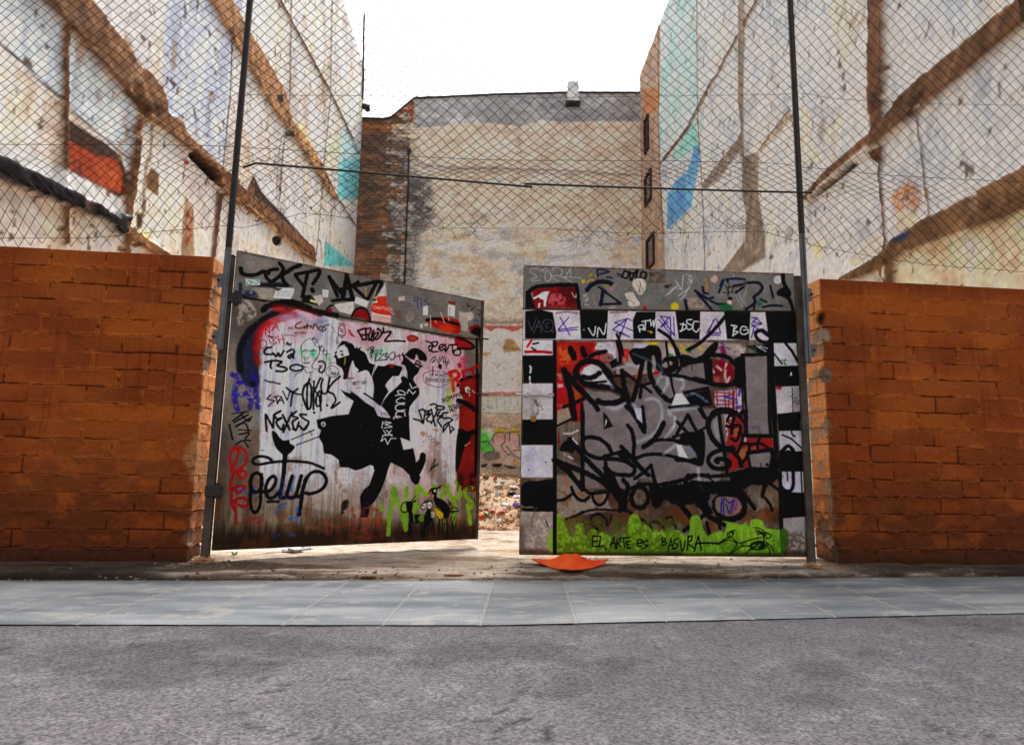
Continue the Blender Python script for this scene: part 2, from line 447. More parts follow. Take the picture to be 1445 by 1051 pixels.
    def mesh(s, name, mat, parent, gain=1.0, keep=None, smooth=True, gamma=1.0):
        c = np.clip(lin(np.clip(s.col, 0, 255)) ** gamma * gain, 0.003, 0.86)
        P = s.p0 + s.U[..., None] * s.du + s.V[..., None] * np.array([0, 0, 1.0]) + s.h[..., None] * s.n
        idx = np.arange(s.ny * s.nx).reshape(s.ny, s.nx)
        F = np.stack([idx[:-1, :-1], idx[:-1, 1:], idx[1:, 1:], idx[1:, :-1]], -1)
        if keep is not None:
            F = F[keep[:-1, :-1]]
        F = F.reshape(-1, 4)
        used = np.unique(F); mp = np.full(s.ny * s.nx, -1); mp[used] = np.arange(len(used))
        return raw(name, P.reshape(-1, 3)[used], mp[F], mat, parent, c.reshape(-1, 3)[used], smooth)
# ------------------------------------------------------------------ the ground, the pavement, the road
def edge(xs, pts):
    x = np.array([p[0] for p in pts]); y = np.array([p[1] for p in pts])
    s0 = (y[1] - y[0]) / (x[1] - x[0]); s1 = (y[-1] - y[-2]) / (x[-1] - x[-2])
    r = np.interp(xs, x, y)
    r = np.where(xs < x[0], y[0] + s0 * (xs - x[0]), r)
    return np.where(xs > x[-1], y[-1] + s1 * (xs - x[-1]), r)
BACK_E = [(-3.545, 5.591), (-0.11, 5.938), (4.257, 6.575)]
FRONT_E = [(-2.648, 4.223), (-0.075, 4.395), (3.174, 4.934)]
def sheet(name, X, Y, Z, C, mat, gain=1.0):
    ny, nx = X.shape
    P = np.stack([X, Y, Z], -1).reshape(-1, 3)
    i = np.arange(ny * nx).reshape(ny, nx)
    F = np.stack([i[:-1, :-1], i[:-1, 1:], i[1:, 1:], i[1:, :-1]], -1).reshape(-1, 4)
    o = raw(name, P, F, mat, None, (lin(np.clip(C, 0, 255)) * gain).reshape(-1, 3), True)
    o['kind'] = 'structure'
    return o
def mixc(a, b, t):
    return np.asarray(a, float) * (1 - t[..., None]) + np.asarray(b, float) * t[..., None]
g = raw('ground', [(-150, -150, -0.12), (150, -150, -0.12), (150, 150, -0.12), (-150, 150, -0.12)], [(0, 1, 2, 3)],
        paintmat('bare_ground', 0.95, 20, 0.2, 0.3, 20, 0.1, 0, (138, 128, 116), (116, 106, 96), 0.4))
g['kind'] = 'structure'
# pavement of large grey slabs
xs = np.arange(-8.5, 9.0, 0.013); tt = np.linspace(0, 1, 118)
X = np.broadcast_to(xs, (len(tt), len(xs))).copy()
fe = edge(xs, FRONT_E); be = edge(xs, BACK_E) + 0.03
Y = fe[None] + (be - fe)[None] * tt[:, None]
n1 = fbm(*X.shape, 14, 60, 5); n2 = fbm(*X.shape, 6, 12, 4); n3 = fbm(*X.shape, 60, 160, 3)
C = mixc((84, 88, 93), (124, 126, 128), sst(0.3, 0.7, 0.6 * n1 + 0.4 * n3))
C = mixc(C, (150, 142, 132), sst(0.58, 0.75, n2) * 0.5)
C *= (0.94 + 0.12 * n3)[..., None]
jx = (X - 0.03 * Y - 0.33) / 0.64                     # joints run away from the camera
jd = np.abs(jx - np.round(jx)) * 0.64
slab_id = np.round(jx - 0.5).astype(int)
tone = np.random.default_rng(5).uniform(0.93, 1.05, 80)
C *= tone[slab_id % 80][..., None]
jm = sst(0.012, 0.005, jd + (n2 - 0.5) * 0.008)
C = mixc(C, (156, 150, 140), jm * 0.6)
C = mixc(C, (70, 70, 72), sst(0.012, 0.008, np.abs(jd - 0.012)) * 0.12)
dirt = sst(0.10, 0.0, (be[None] - Y) + (n2 - 0.5) * 0.16)
C = mixc(C, (96, 84, 72), dirt * 0.8)
Z = 0.004 * n3 - 0.004 * jm - 0.01 * sst(0.03, 0.0, Y - fe[None])
sheet('pavement', X, Y, Z, C, M['slab'])
# asphalt road
xs = np.arange(-9.0, 9.5, 0.035); tt = np.linspace(0, 1, 150)
X = np.broadcast_to(xs, (len(tt), len(xs))).copy()
fe = edge(xs, FRONT_E) + 0.004
Y = -1.0 + (fe + 1.0)[None] * tt[:, None]
n1 = fbm(*X.shape, 12, 16, 4); n2 = fbm(*X.shape, 4, 4, 3); n3 = fbm(*X.shape, 20, 40, 3)
C = mixc((80, 77, 81), (92, 88, 91), sst(0.3, 0.7, 0.3 * n1 + 0.7 * n3))
C = mixc(C, (130, 126, 126), sst(0.62, 0.75, n2) * 0.25)
C = mixc(C, (58, 56, 60), sst(0.05, 0.0, fe[None] - Y) * 0.75)
cn = fbm(*X.shape, 40, 40, 5)
lines = sst(0.006, 0.0015, np.abs(cn - 0.53)) * sst(0.45, 0.6, n3)
C = mixc(C, (40, 38, 40), lines * 0.8)
tar = sst(0.30, 0.28, np.abs(X - 0.4 * np.sin(Y) - 2.6)) * sst(2.6, 2.7, Y) * 0
stain = sst(0.60, 0.70, fbm(*X.shape, 12, 18, 4))
C = mixc(C, (60, 57, 58), stain * 0.5)
sheet('road', X, Y, -0.018 + 0.006 * n2 - 0.006 * lines, C, M['asphalt'])
# the lot's bare earth, rising to the back
xs = np.arange(-8.2, 8.0, 0.027)
yy = [0.0]
while yy[-1] < 27.0: yy.append(yy[-1] + 0.013 + 0.0042 * yy[-1])
yy = np.array(yy)
be = edge(xs, BACK_E)
X = np.broadcast_to(xs, (len(yy), len(xs))).copy()
Y = be[None] + yy[:, None] * (1 - 0.0 * xs[None])
wl = 7.08 + 0.1045 * X                                # line of the block walls
def gz0(x, y):
    return 0.60 * sst(10.2, 30.0, y)
n1 = fbm(*X.shape, 30, 40, 5); n2 = fbm(*X.shape, 9, 14, 4); n3 = fbm(*X.shape, 24, 90, 4); n4 = fbm(*X.shape, 4, 5, 3)
C = mixc((176, 160, 144), (206, 192, 178), sst(0.3, 0.7, n1))
C = mixc(C, (146, 114, 84), sst(0.50, 0.7, n3) * 0.75)
C = mixc(C, (112, 88, 66), sst(0.62, 0.74, n2) * 0.6)
front = sst(0.25, -0.25, Y - wl - 0.35 + (n1 - 0.5) * 0.8)          # darker, greyer strip in front of the gates
C = mixc(C, mixc((122, 108, 96), (164, 150, 136), sst(0.3, 0.7, n3)), front * 0.9)
mud = sst(0.54, 0.64, n3 + 0.22 * np.exp(-((Y - wl + 0.25) / 0.22) ** 2) - 0.06) * front
C = mixc(C, (74, 58, 46), mud * 0.8)
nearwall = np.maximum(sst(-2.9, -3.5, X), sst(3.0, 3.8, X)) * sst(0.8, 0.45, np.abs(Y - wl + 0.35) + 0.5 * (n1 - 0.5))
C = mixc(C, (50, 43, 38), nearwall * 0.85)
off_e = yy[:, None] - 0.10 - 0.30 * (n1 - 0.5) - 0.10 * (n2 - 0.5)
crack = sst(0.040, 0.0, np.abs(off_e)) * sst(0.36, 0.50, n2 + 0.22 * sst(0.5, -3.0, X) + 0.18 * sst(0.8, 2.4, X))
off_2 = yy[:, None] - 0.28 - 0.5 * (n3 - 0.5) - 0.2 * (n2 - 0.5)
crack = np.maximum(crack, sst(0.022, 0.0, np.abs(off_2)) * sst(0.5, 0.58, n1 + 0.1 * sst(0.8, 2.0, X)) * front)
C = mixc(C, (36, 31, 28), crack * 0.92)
patch = sst(0.53, 0.60, fbm(*X.shape, 10, 26, 5)) * front
C = mixc(C, (92, 74, 60), patch * 0.6)
C = C * (0.78 + 0.44 * fbm(*X.shape, 3, 4, 4))[..., None]
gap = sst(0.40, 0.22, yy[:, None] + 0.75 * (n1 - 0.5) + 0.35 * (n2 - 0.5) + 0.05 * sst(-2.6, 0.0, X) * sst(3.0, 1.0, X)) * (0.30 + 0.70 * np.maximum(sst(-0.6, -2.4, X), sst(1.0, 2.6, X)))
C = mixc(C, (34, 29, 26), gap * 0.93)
deep = sst(10.3, 11.0, Y)
C = mixc(C, mixc((150, 116, 84), (188, 162, 134), sst(0.35, 0.65, n2)), deep * 0.9)
Z = gz0(X, Y) + 0.03 * (n1 - 0.4) + 0.02 * (n3 - 0.5) + 0.016 * (n4 - 0.5) + 0.05 * (n2 - 0.45) * sst(0.0, 0.15, yy)[:, None] * 0.7
Z = Z - 0.035 * gap - 0.03 * crack - 0.012 * mud + deep * (0.34 * sst(0.35, 0.75, fbm(*X.shape, 26, 60, 4)) * sst(30, 24, Y) - 0.05)
Z = Z + 0.012 * sst(0.1, 0.0, yy)[:, None] * 0 + 0.004
Z[0, :] -= 0.05
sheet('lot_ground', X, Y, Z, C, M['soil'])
LOT_X, LOT_Y, LOT_Z = xs, yy, Z
def gz(x, y):
    i = int(np.clip((x - xs[0]) / 0.027, 0, len(xs) - 1)); b = float(edge(np.array([x]), BACK_E)[0])
    j = int(np.clip(np.searchsorted(yy, y - b), 0, len(yy) - 1))
    return float(LOT_Z[j, i])

# ------------------------------------------------------------------ orange block walls either side of the gates
WD = np.array([math.cos(math.radians(5.97)), math.sin(math.radians(5.97)), 0]); WN = np.array([WD[1], -WD[0], 0])
CLW = np.array([-3.33, 6.73, 0]); CRW = np.array([3.75, 7.47, 0])
def block_wall(label, corner, side, L, H, ncourse, seed, T=0.36):
    r = np.random.default_rng(seed)
    d = -WD * side                                    # from the corner outwards along the front
    cell = 0.0088
    nf = int(L / cell); nj = int(T / cell); nz = int(H / cell) + 1
    u = np.concatenate([-np.arange(nf, 0, -1) * cell, np.arange(0, nj + 1) * cell])   # below 0 front, above 0 jamb
    z = np.linspace(0, H, nz)
    U, Zg = np.meshgrid(u, z)
    sh = U.shape
    w1 = 1.4 * (fbm(*sh, 24, 40, 4) - 0.5); w2 = fbm(*sh, 40, 40, 3) - 0.5; fine = fbm(*sh, 6, 6, 4) - 0.5; big = fbm(*sh, 70, 110, 4); mid = fbm(*sh, 16, 22, 4)
    ch = H / ncourse
    zz = (Zg + 0.020 * w1) / ch; k = np.clip(np.floor(zz).astype(int), 0, ncourse - 1)
    ez = np.minimum(zz - k, k + 1 - zz) * ch
    ez = np.where((k == ncourse - 1) & (zz > ncourse - 0.5), 1.0, ez)
    bl = 0.56
    off = np.where(k % 2 == (1 if side > 0 else 0), 0.0, bl / 2) + r.uniform(-0.05, 0.05, ncourse)[k]
    x = -U + 0.02 * w2
    bi = np.floor((x + off) / bl); ex = np.abs((x + off) / bl - np.round((x + off) / bl)) * bl
    ex = np.where((x < 0.10), 1.0, ex)
    ex = np.where(U > 0, 1.0, ex)
    bi = np.where(x < 0.10, np.floor((0.10 + off) / bl), bi)
    hid = ((bi.astype(int) * 31 + k * 17) % 997)
    tone = r.uniform(0.92, 1.07, 1000)[hid]; push = r.uniform(-0.006, 0.006, 1000)[hid]
    e = np.minimum(ex, ez) + 0.006 * fine
    face = sst(0.003, 0.010, e)
    fil = sst(0.47, 0.55, fbm(*sh, 26, 60, 4))                          # joints smeared full of mortar and paint
    face = np.maximum(face, fil * (0.80 + 0.5 * fine))
    h = face * (0.010 + push) + (1 - face) * (-0.008 + 0.05 * np.clip(fine + 0.1, 0, 1) * sst(0.42, 0.5, mid)) + 0.008 * fine + 0.006 * (mid - 0.5)
    # squeezed mortar ridges and a few broken corners
    ridge = np.exp(-((np.minimum(ez, ex) - 0.010) / 0.006) ** 2) * sst(0.46, 0.58, mid + 0.25 * fine)
    h += 0.012 * ridge * (0.5 + 2 * np.clip(fine + 0.2, 0, 1))
    chip = sst(0.66, 0.72, mid + 0.25 * sst(0.05, 0.0, np.abs(U)) * (fine + 0.4)) * sst(0.1, 0.02, np.abs(U))
    h -= 0.022 * chip
    C = np.zeros(sh + (3,)); C[:] = (158, 78, 22)
    C = mixc(C, (136, 60, 14), sst(0.35, 0.65, big))
    C = C * tone[..., None]
    jamb = sst(-0.004, 0.004, U)
    C = mixc(C, np.array([246, 172, 112]) * tone[..., None] ** 0.5, jamb * 0.85)          # brighter light on the inner side, put into its colour
    C = mixc(C, (206, 118, 52), ridge * 0.6)  # light caught by the ridges, painted as a paler tint
    hole = (1 - face) * (1 - fil * 0.9) * sst(0.56, 0.44, mid + 0.4 * fine)
    C = mixc(C, (58, 27, 12), hole * 0.75)
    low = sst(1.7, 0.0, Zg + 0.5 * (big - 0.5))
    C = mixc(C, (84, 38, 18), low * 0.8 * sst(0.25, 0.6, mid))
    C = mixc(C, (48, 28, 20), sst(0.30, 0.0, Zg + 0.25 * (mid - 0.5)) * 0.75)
    C = mixc(C, (150, 140, 128), chip * 0.35)
    bare = sst(0.56, 0.64, mid) * jamb * sst(0.2, 0.5, big)
    C = mixc(C, (156, 140, 122), bare * 0.7)
    drip = sst(0.62, 0.72, fbm(*sh, 300, 6, 3)) * sst(0.3, 0.6, big)
    C = mixc(C, (100, 44, 18), drip * 0.35)
    if side < 0:                                      # right wall: a broken block and bare mortar at the inner edge
        for (uu, zc, ru, rz, cc, dep) in ((0.03, 2.92, 0.07, 0.09, (62, 26, 14), 0.05), (0.05, 2.72, 0.16, 0.085, (150, 138, 122), 0.012), (0.0, 2.22, 0.10, 0.10, (120, 104, 90), 0.012),
                                      (0.16, 0.42, 0.12, 0.12, (112, 92, 72), 0.02), (-0.02, 0.15, 0.05, 0.12, (96, 76, 60), 0.03)):
            mk = sst(1.15, 0.8, np.hypot((U - uu) / ru, (Zg - zc) / rz) + 0.8 * fine)
            C = mixc(C, cc, mk * 0.9); h -= dep * mk
    else:
        for (uu, zc, ru, rz, cc, dep) in ((0.08, 2.20, 0.10, 0.15, (128, 108, 90), 0.012), (0.1, 1.1, 0.2, 0.28, (176, 124, 78), 0.004)):
            mk = sst(1.15, 0.8, np.hypot((U - uu) / ru, (Zg - zc) / rz) + 0.8 * fine)
            C = mixc(C, cc, mk * 0.8); h -= dep * mk
    bk = -WN
    base = np.where((U <= 0)[..., None], corner + d * (-np.minimum(U, 0))[..., None], corner + bk * np.maximum(U, 0)[..., None])
    nn = np.where((U < 0)[..., None], WN, -d)
    nn = np.where((np.abs(U) < 1e-6)[..., None], WN - d, nn)
    P = base + nn * h[..., None]; P[..., 2] = Zg - 0.05
    # the last rows fold over as the wall's top
    inn = np.where((U <= 0)[..., None], -WN, d)
    top = P[-1:].copy(); top2 = top + inn[-1:] * (T * 0.9); top2[..., 2] += 0.004
    top2[:, U[0] > 0] = top[:, U[0] > 0] + d * 0.02
    P = np.concatenate([P, top2], 0); C = np.concatenate([C, C[-1:] * 0.8], 0)
    ny, nx = P.shape[:2]
    i = np.arange(ny * nx).reshape(ny, nx)
    F = np.stack([i[:-1, :-1], i[:-1, 1:], i[1:, 1:], i[1:, :-1]], -1).reshape(-1, 4)
    if side < 0: F = F[:, ::-1]
    root = thing('block_wall', label, 'wall', tuple(corner + d * L / 2), None)
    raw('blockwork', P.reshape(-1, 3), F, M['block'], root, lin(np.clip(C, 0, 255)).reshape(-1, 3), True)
    b = MB(); zc = (H - 0.07) / 2
    b.box(corner + d * (L / 2 + 0.03) - WN * (T / 2 + 0.03) + np.array([0, 0, zc - 0.03]), d * (L / 2 - 0.03), -WN * (T / 2 - 0.02), np.array([0, 0, zc]))
    b.build('wall_core', M['rubble'], root)
    return root
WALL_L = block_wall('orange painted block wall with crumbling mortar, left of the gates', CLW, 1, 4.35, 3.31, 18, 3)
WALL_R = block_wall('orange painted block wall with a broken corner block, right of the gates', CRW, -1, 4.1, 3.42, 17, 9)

# ------------------------------------------------------------------ the buildings round the lot
def dirn(x, y):
    v = np.array([x, y, 0.0]); return v / np.linalg.norm(v)
DL = dirn(-0.03, 1.0)
PL = aty(504, 300, 32.0); PL[2] = 0
NL = np.array([DL[1], -DL[0], 0])
cl = Canvas(PL - DL * 25.4, DL, 25.4, 22.4, 0.05)
shp = (cl.ny, cl.nx)
cl.col[:] = (232, 226, 220)
cl.mottle((206, 198, 194), 3.0, 0.52, 0.14, 0.8)
cl.mottle((240, 230, 212), 2.0, 0.55, 0.1, 0.7)
cl.mottle((214, 196, 172), 1.2, 0.64, 0.06, 0.5, 2.5)
cl.mottle((222, 226, 232), 1.6, 0.56, 0.06, 0.6)
cl.run('''
z 131 131 7.005
p ccd2e2 1 690,-1500 1560,-1500 1420,-400 1420,-400 1370,0 1330,500 1280,745 1050,540 890,390 720,220 690,100
p d2dae2 1 -2200,-2400 -300,-900 280,-100 420,190 350,640 40,395 -1200,-700 -2200,-1600
p 5a4436 1 ^1 -262,250 10,430 130,500 270,620 330,800 320,1000 260,1040 10,900 -262,760
p a85234 1 ^1.5 -262,452 30,620 230,650 300,800 290,980 250,1020 10,880 -262,735
p c06a40 2 ^2 %0.5 20,640 280,760 270,1000 10,860
p 7a5a40 1 ^1.5 @0.08 -330,-900 -262,-900 -262,1500 -330,1500
l 3c2c22 3 1 -2200,-1500 -900,-480 40,400 350,645
p dcdcda 1 -2200,-50 -1000,420 10,900 260,1040 330,1120 300,1300 20,1160 -1000,700 -2200,200
l a59687 10 1.5 585,330 575,600 530,720 500,1051
p 8a6c4a 1 ^1 575,740 655,800 650,1000 635,1020 540,950 520,860
p a5503a 1 ^1 900,650 950,680 940,720 905,700
p 8a6a50 1 ^2.5 @0.14 -2200,-2700 -900,-1330 260,-30 430,170 480,250 560,290 690,380 820,500 950,590 1200,900 1280,1000 1420,1120 1420,860 1270,750 1050,540 890,390 850,280 790,240 720,220 690,170 690,80 640,-60 -400,-1330 -2200,-3300
p 60452e 1 ^3 ~0.8 @0.05 270,-20 420,30 520,180 480,250 430,170 350,80
p 4a3626 2 ^2 ~0.6 560,100 680,160 600,240 500,160
p 29211c .7 ^1 @-0.10 955,565 1000,600 1120,720 1270,870 1245,930 1190,880 1100,780 950,625
l c8a277 2.5 .6 ^0 895,405 1050,580 1180,700 1260,780
l d8b68a 1.5 .5 870,420 1020,590 1140,710
l 2c2622 2.5 .6 850,250 860,330 880,380
p 7a5a40 1 ^1.5 @0.10 418,195 480,230 470,300 440,600 410,850 390,1051 310,1051 345,700 390,400
l 5b3024 2 .8 400,330 460,420;380,440 450,520;375,560 440,640;360,690 430,760;340,800 410,880;330,900 395,980;350,640 430,700
l 6b4a32 4.2 .8 1420,-2200 1362,0 1320,400 1285,760
z 131 260 7.225
p 7a5a40 1 ^1.5 @0.08 310,0 420,0 380,250 360,480 355,760 275,760 285,480 300,250
p 241f24 .8 ^1.5 @0.22 -1800,-700 -900,-230 10,205 60,265 180,325 225,270 240,320 300,310 310,370 255,400 270,470 210,520 150,480 120,400 40,350 -900,0 -1800,-520
p 8c6a4c 1 ^2 @0.12 285,480 380,440 480,520 600,600 700,660 780,720 560,720 460,640 360,580
p 6a4e36 1 ^1 440,290 510,290 500,440 450,470
p b49a7e 1 ^2 945,120 1030,260 1030,740 900,740 915,400
p a44a28 1.5 ^3 %0.52 950,250 1020,280 1010,560 930,700 940,400
p 6f5238 1 ^1 @0.05 1270,90 1320,100 1260,560 1235,760 1195,760 1240,420
p e8e0d8 .8 1300,240 1330,240 1290,570 1262,570
p d8c058 3 ~0.5 480,470 590,520 560,580 470,540
z 125 125 3.6125
p 8a6444 1 ^1.5 @0.12 660,400 740,470 830,545 950,640 1000,690 1140,805 1150,885 1050,830 940,720 800,620 700,540 650,480
p 57402e .8 ^1.5 840,440 880,520 910,560 1000,650 1110,775 1100,790 980,680 880,600 800,530
l d6b088 3 .6 790,590 920,700 1080,850 1140,930
l 3f3028 2 .6 790,560 930,690 1060,800 1140,860
q 40322a 1 @-0.06 938,770 960,752 985,768 980,795 955,800
z 320 131 7.005
p ab8664 1 ^1.5 @0.10 330,-20 -330,-1150 -110,-1150 560,-20 620,250 800,480 950,740 1000,850 1100,1051 1040,1051 850,760 690,500 560,330 440,170
p c9a070 1.5 ^2 ~0.8 640,300 720,320 860,570 920,700 840,680 720,480
p 332c28 1 ^1 470,20 520,20 540,80 500,110 470,70
l 765238 3.5 .6 @0.04 640,-1300 620,0 600,250 570,400 540,700 520,1051
l 4d3a2c 1.8 .5 545,430 515,600 485,1051
p 4a3627 1 ^0.6 @0.10 560,380 640,380 640,430 565,430
l 5b4432 2.3 .5 @0.05 1040,-1000 1020,60 970,560 935,1051
l 8d8076 1 .5 1165,0 1130,320 1100,900
l 7d5e48 4 .8 ^1 @0.08 480,-980 1020,0 1150,270 1300,590
l 5c6c8a 3 .8 1200,355 1290,525
p f0d8b0 5 ~0.6 680,280 780,300 880,570 760,480
p e8e4c4 5 ~0.8 985,430 1120,430 1110,800 960,760
p bfe0ec 3 ^4 ~0.9 1130,330 1330,560 1320,700 1110,700
p 8fd4e2 5 ^6 ~0.95 1110,680 1320,640 1310,1051 1095,1051
p 7cc8cc 3 ~0.7 %0.45 1110,800 1310,780 1300,1051 1100,1051
l 48608c 3 .8 990,860 1050,970
z 125 125 3.6125
p 7fd0d0 1 1205,775 1360,905 1200,905
p dfe8e4 1 1240,690 1358,700 1352,830
l 8a6444 4 .7 @0.06 1195,440 1270,560 1360,700
l 5b4432 2.3 .5 @0.05 1190,470 1175,700 1150,900
l 8a8078 1.2 .5 1222,600 1205,900
l 6a5040 3 .6 655,520 640,700 625,850
''')
cl.z = (125, 125, 3.6125)
cl.spots((70, 52, 42), 90, 1.0, 2.6, (250, 200, 680, 830), 0.8, 2.2)
cl.spots((50, 46, 50), 40, 0.8, 2.0, (400, 30, 690, 330), 0.8, 1.5)
cl.spots((90, 80, 80), 80, 0.8, 1.8, (790, 60, 1390, 880), 0.7, 2.5)
cl.spots((120, 84, 60), 50, 1.0, 2.4, (30, 30, 250, 600), 0.7, 2)
cl.mottle((176, 148, 122), 0.6, 0.74, 0.03, 0.5, 1.5, hh=-0.01)
cl.mottle((90, 66, 50), 0.16, 0.735, 0.02, 0.7, 1.6)
cl.h += 0.02 * (fbm(*shp, 6, 6, 4) - 0.5) + 0.05 * (fbm(*shp, 3, 3, 2) - 0.5) * (cl.h > 0.03)
dkm = (cl.h > 0.03)[..., None]
cl.col = np.where(dkm, cl.col * (0.72 + 0.6 * fbm(*shp, 4, 4, 4))[..., None], cl.col)
cl.grain(0.035, 0.12, 1.5); cl.grain(0.04, 0.6, 2.0)
BL = thing('derelict_building', 'tall stripped party wall with brown floor traces and turquoise paint, left of the lot', 'building', tuple(cl.p0 + DL * 12))
cl.mesh('party_wall', M['plaster'], BL, 1.3, None, True, 1.28)
b = MB(); b.box(cl.p0 + DL * 12.7 - NL * 3.28 + np.array([0, 0, 11.18]), DL * 12.68, NL * 3.0, np.array([0, 0, 11.18]))
b.build('building_body', M['rubble'], BL)
# roof drain spout sticking out of the far edge
q = onp(511.5, 150, PL, NL)
b = MB(); b.tube([q + NL * -0.1, q + NL * 0.12, q + NL * 0.26 + np.array([0, 0, -0.06]), q + NL * 0.30 + np.array([0, 0, -0.24])], [0.12, 0.16, 0.18, 0.15], 10)
b.build('drain_spout', M['dark'], BL)
b = MB()
for k in range(3):
    b.tube([onp(513 - k * 0.6, 20 + 40 * k, PL, NL) + NL * 0.04, onp(511 - k * .6, 60 + 40 * k, PL, NL) + NL * 0.07], 0.05, 6)
b.build('corner_pipe', M['rust'], BL)

DR = -DL
PR = aty(905, 300, 32.0); PR[2] = 0
cr = Canvas(PR, DR, 23.7, 22.4, 0.05)
NR = cr.n
shp = (cr.ny, cr.nx)
cr.col[:] = (228, 231, 234)
cr.mottle((208, 208, 212), 2.6, 0.52, 0.14, 0.8)
cr.mottle((238, 230, 212), 1.6, 0.56, 0.1, 0.7)
cr.mottle((206, 196, 182), 1.2, 0.66, 0.06, 0.5, 2.5)
cr.mottle((214, 222, 232), 1.6, 0.54, 0.06, 0.7)
cr.run('''
z 890 125 3.36
p c0a894 1 0,-300 140,-300 135,300 160,690 165,905 0,905
p c8895c 3 ^2 ~0.8 60,0 130,0 130,90 70,150
p b39c8a 3 ^3 ~0.7 %0.45 60,260 140,300 140,600 70,560
z 900 131 6.283
p cdebe6 3 ^3 ~0.95 190,130 250,-900 520,-900 520,130 220,560 190,560
p a6e6d4 4 ~0.9 520,225 540,480 480,500 330,600 300,575
p 7ab2e4 3 ~0.95 500,480 550,470 550,620 500,860 440,942 250,942 330,780 440,700
p d9e2f2 4 ~0.8 550,150 660,150 660,420 560,460
z 890 125 3.36
p 74aee2 3 ~0.95 175,490 300,480 318,290 290,560 170,672
l 8a7464 5 .8 ^1 @0.08 680,-560 420,-80 355,25 270,190 150,345 140,380
l 5e4c40 1.6 .5 365,20 280,185 160,340
l 6c4a36 3 .7 @0.04 128,-800 134,100 140,380 145,500 155,690
l 4c4038 2.5 .6 @0.04 312,-900 318,100 330,300 342,520 355,860
p 9a8e82 1.5 ^1 @0.03 512,-900 545,-900 535,230 540,320 610,300 605,480 625,600 640,700 640,800 520,870 430,870 545,720 550,600 530,500 530,330 515,300 420,430 345,480 335,460 400,370 500,250 525,200 510,60
l d8b070 2 .8 512,240 470,290 410,360
p c4b4a2 1 ^1 755,90 760,150 620,300 600,290
l 584638 2 .6 752,100 690,180 610,290
p ead9c6 3 ~0.7 805,60 860,100 860,320 800,400
z 1100 131 6.568
p 80624a 1 ^2.5 @0.14 1180,0 2600,-1160 3600,-2000 3600,-1500 2600,-850 1400,110 1240,240 1000,440 960,480 860,500 330,985 220,985 460,720 870,370 900,300 860,160 865,-1700 1010,-1700 1000,100 1010,230
p 5c4432 2 ^3 ~0.7 880,20 990,0 1000,110 920,190 880,150
l 2c241e 1.6 .5 1240,10 1000,250;460,720 260,910
p 5a4230 1.5 ^2 ~0.6 1240,130 1330,20 1400,20 1300,140
p ece6de .8 ^1 @0.16 860,490 875,515 720,640 600,740 430,880 330,985 290,985 420,860 560,740 700,620
p 2f2721 .8 ^1.5 @-0.02 700,650 730,670 620,760 500,850 370,950 440,880 560,790
l dcd6d0 2 .5 1250,220 1080,380 970,450;1360,110 1310,160
p 6a4a34 1 ^2 @0.10 840,560 900,520 990,480 990,600 960,680 930,650 870,610
l 5f4330 5.5 .8 ^2 @0.06 940,640 935,760 950,870 945,985
l 6e5038 4 .7 @0.05 1270,180 1290,280 1320,520 1350,800 1370,985
p f0e2cc 4 ~0.8 180,150 270,150 240,400 400,600 330,690 210,620 190,400
p d68e5e 5 ^3 ~0.7 %0.45 1050,930 1190,790 1260,850 1330,940 1300,1100 1050,1100
z 1100 270 6.568
l 5f4330 5.5 .8 ^2 @0.06 950,-20 965,200 985,400 985,590
l 6e5038 3.6 .7 @0.05 1372,-20 1395,300 1410,420
p d9a06c 5 ^3 ~0.7 %0.5 1030,30 1180,-60 1290,60 1180,170 1090,190 1050,150
p f2e6c8 5 ~0.7 1070,190 1290,200 1240,330 1080,400
p 84684e 1 ^2 @0.14 3600,-900 3600,-300 1700,430 1400,545 1300,560 1250,520 1160,600 1000,720 700,830 560,830 640,760 800,680 960,590 1090,440 1300,300
p 3c4c6c .8 ^.8 @0.18 1110,440 1180,410 1290,350 1285,410 1200,470 1120,470
l 3c3430 1.6 .5 590,810 700,740 880,650 960,600
p f0ece4 .8 ^.8 545,780 740,690 800,690 600,790
p 8a6c52 1 ^2 @0.08 960,660 1090,660 1090,900 1000,900 950,780
p eee8e0 .7 985,705 1010,700 1000,810 975,800
p ecd8bc 3 ~0.9 1095,680 1170,580 3600,-250 3600,900 1095,900
p e8cc96 5 ~0.6 1200,830 1310,800 1260,880 1180,880
p f2dca0 5 ~0.6 290,500 420,440 400,600 330,640
p e8c87a 4 ~0.5 670,640 720,630 710,690 660,690
''')
cr.z = (890, 125, 3.36)
cr.spots((60, 56, 60), 90, 0.8, 2.0, (180, 40, 740, 600), 0.7, 3)
cr.spots((70, 60, 50), 60, 0.9, 2.4, (830, 60, 1400, 780), 0.7, 2)
cr.spots((60, 70, 80), 60, 0.8, 1.6, (620, 380, 740, 560), 0.8, 3)
cr.mottle((180, 164, 148), 0.6, 0.75, 0.03, 0.5, 1.5, hh=-0.01)
cr.mottle((96, 78, 66), 0.16, 0.75, 0.02, 0.7, 1.6)
cr.h += 0.02 * (fbm(*shp, 6, 6, 4) - 0.5) + 0.05 * (fbm(*shp, 3, 3, 2) - 0.5) * (cr.h > 0.03)
dkm = (cr.h > 0.03)[..., None]
cr.col = np.where(dkm, cr.col * (0.72 + 0.6 * fbm(*shp, 4, 4, 4))[..., None], cr.col)
cr.grain(0.035, 0.12, 1.5); cr.grain(0.04, 0.6, 2.0)
BR = thing('derelict_building', 'tall stripped party wall with brown floor traces and bright blue paint, right of lot', 'building', tuple(cr.p0 + DR * 12))
cr.mesh('party_wall', M['plaster'], BR, 1.3, None, True, 1.28)
b = MB(); b.box(cr.p0 + DR * 11.85 - NR * 3.28 + np.array([0, 0, 11.18]), DR * 11.83, NR * 3.0, np.array([0, 0, 11.18]))
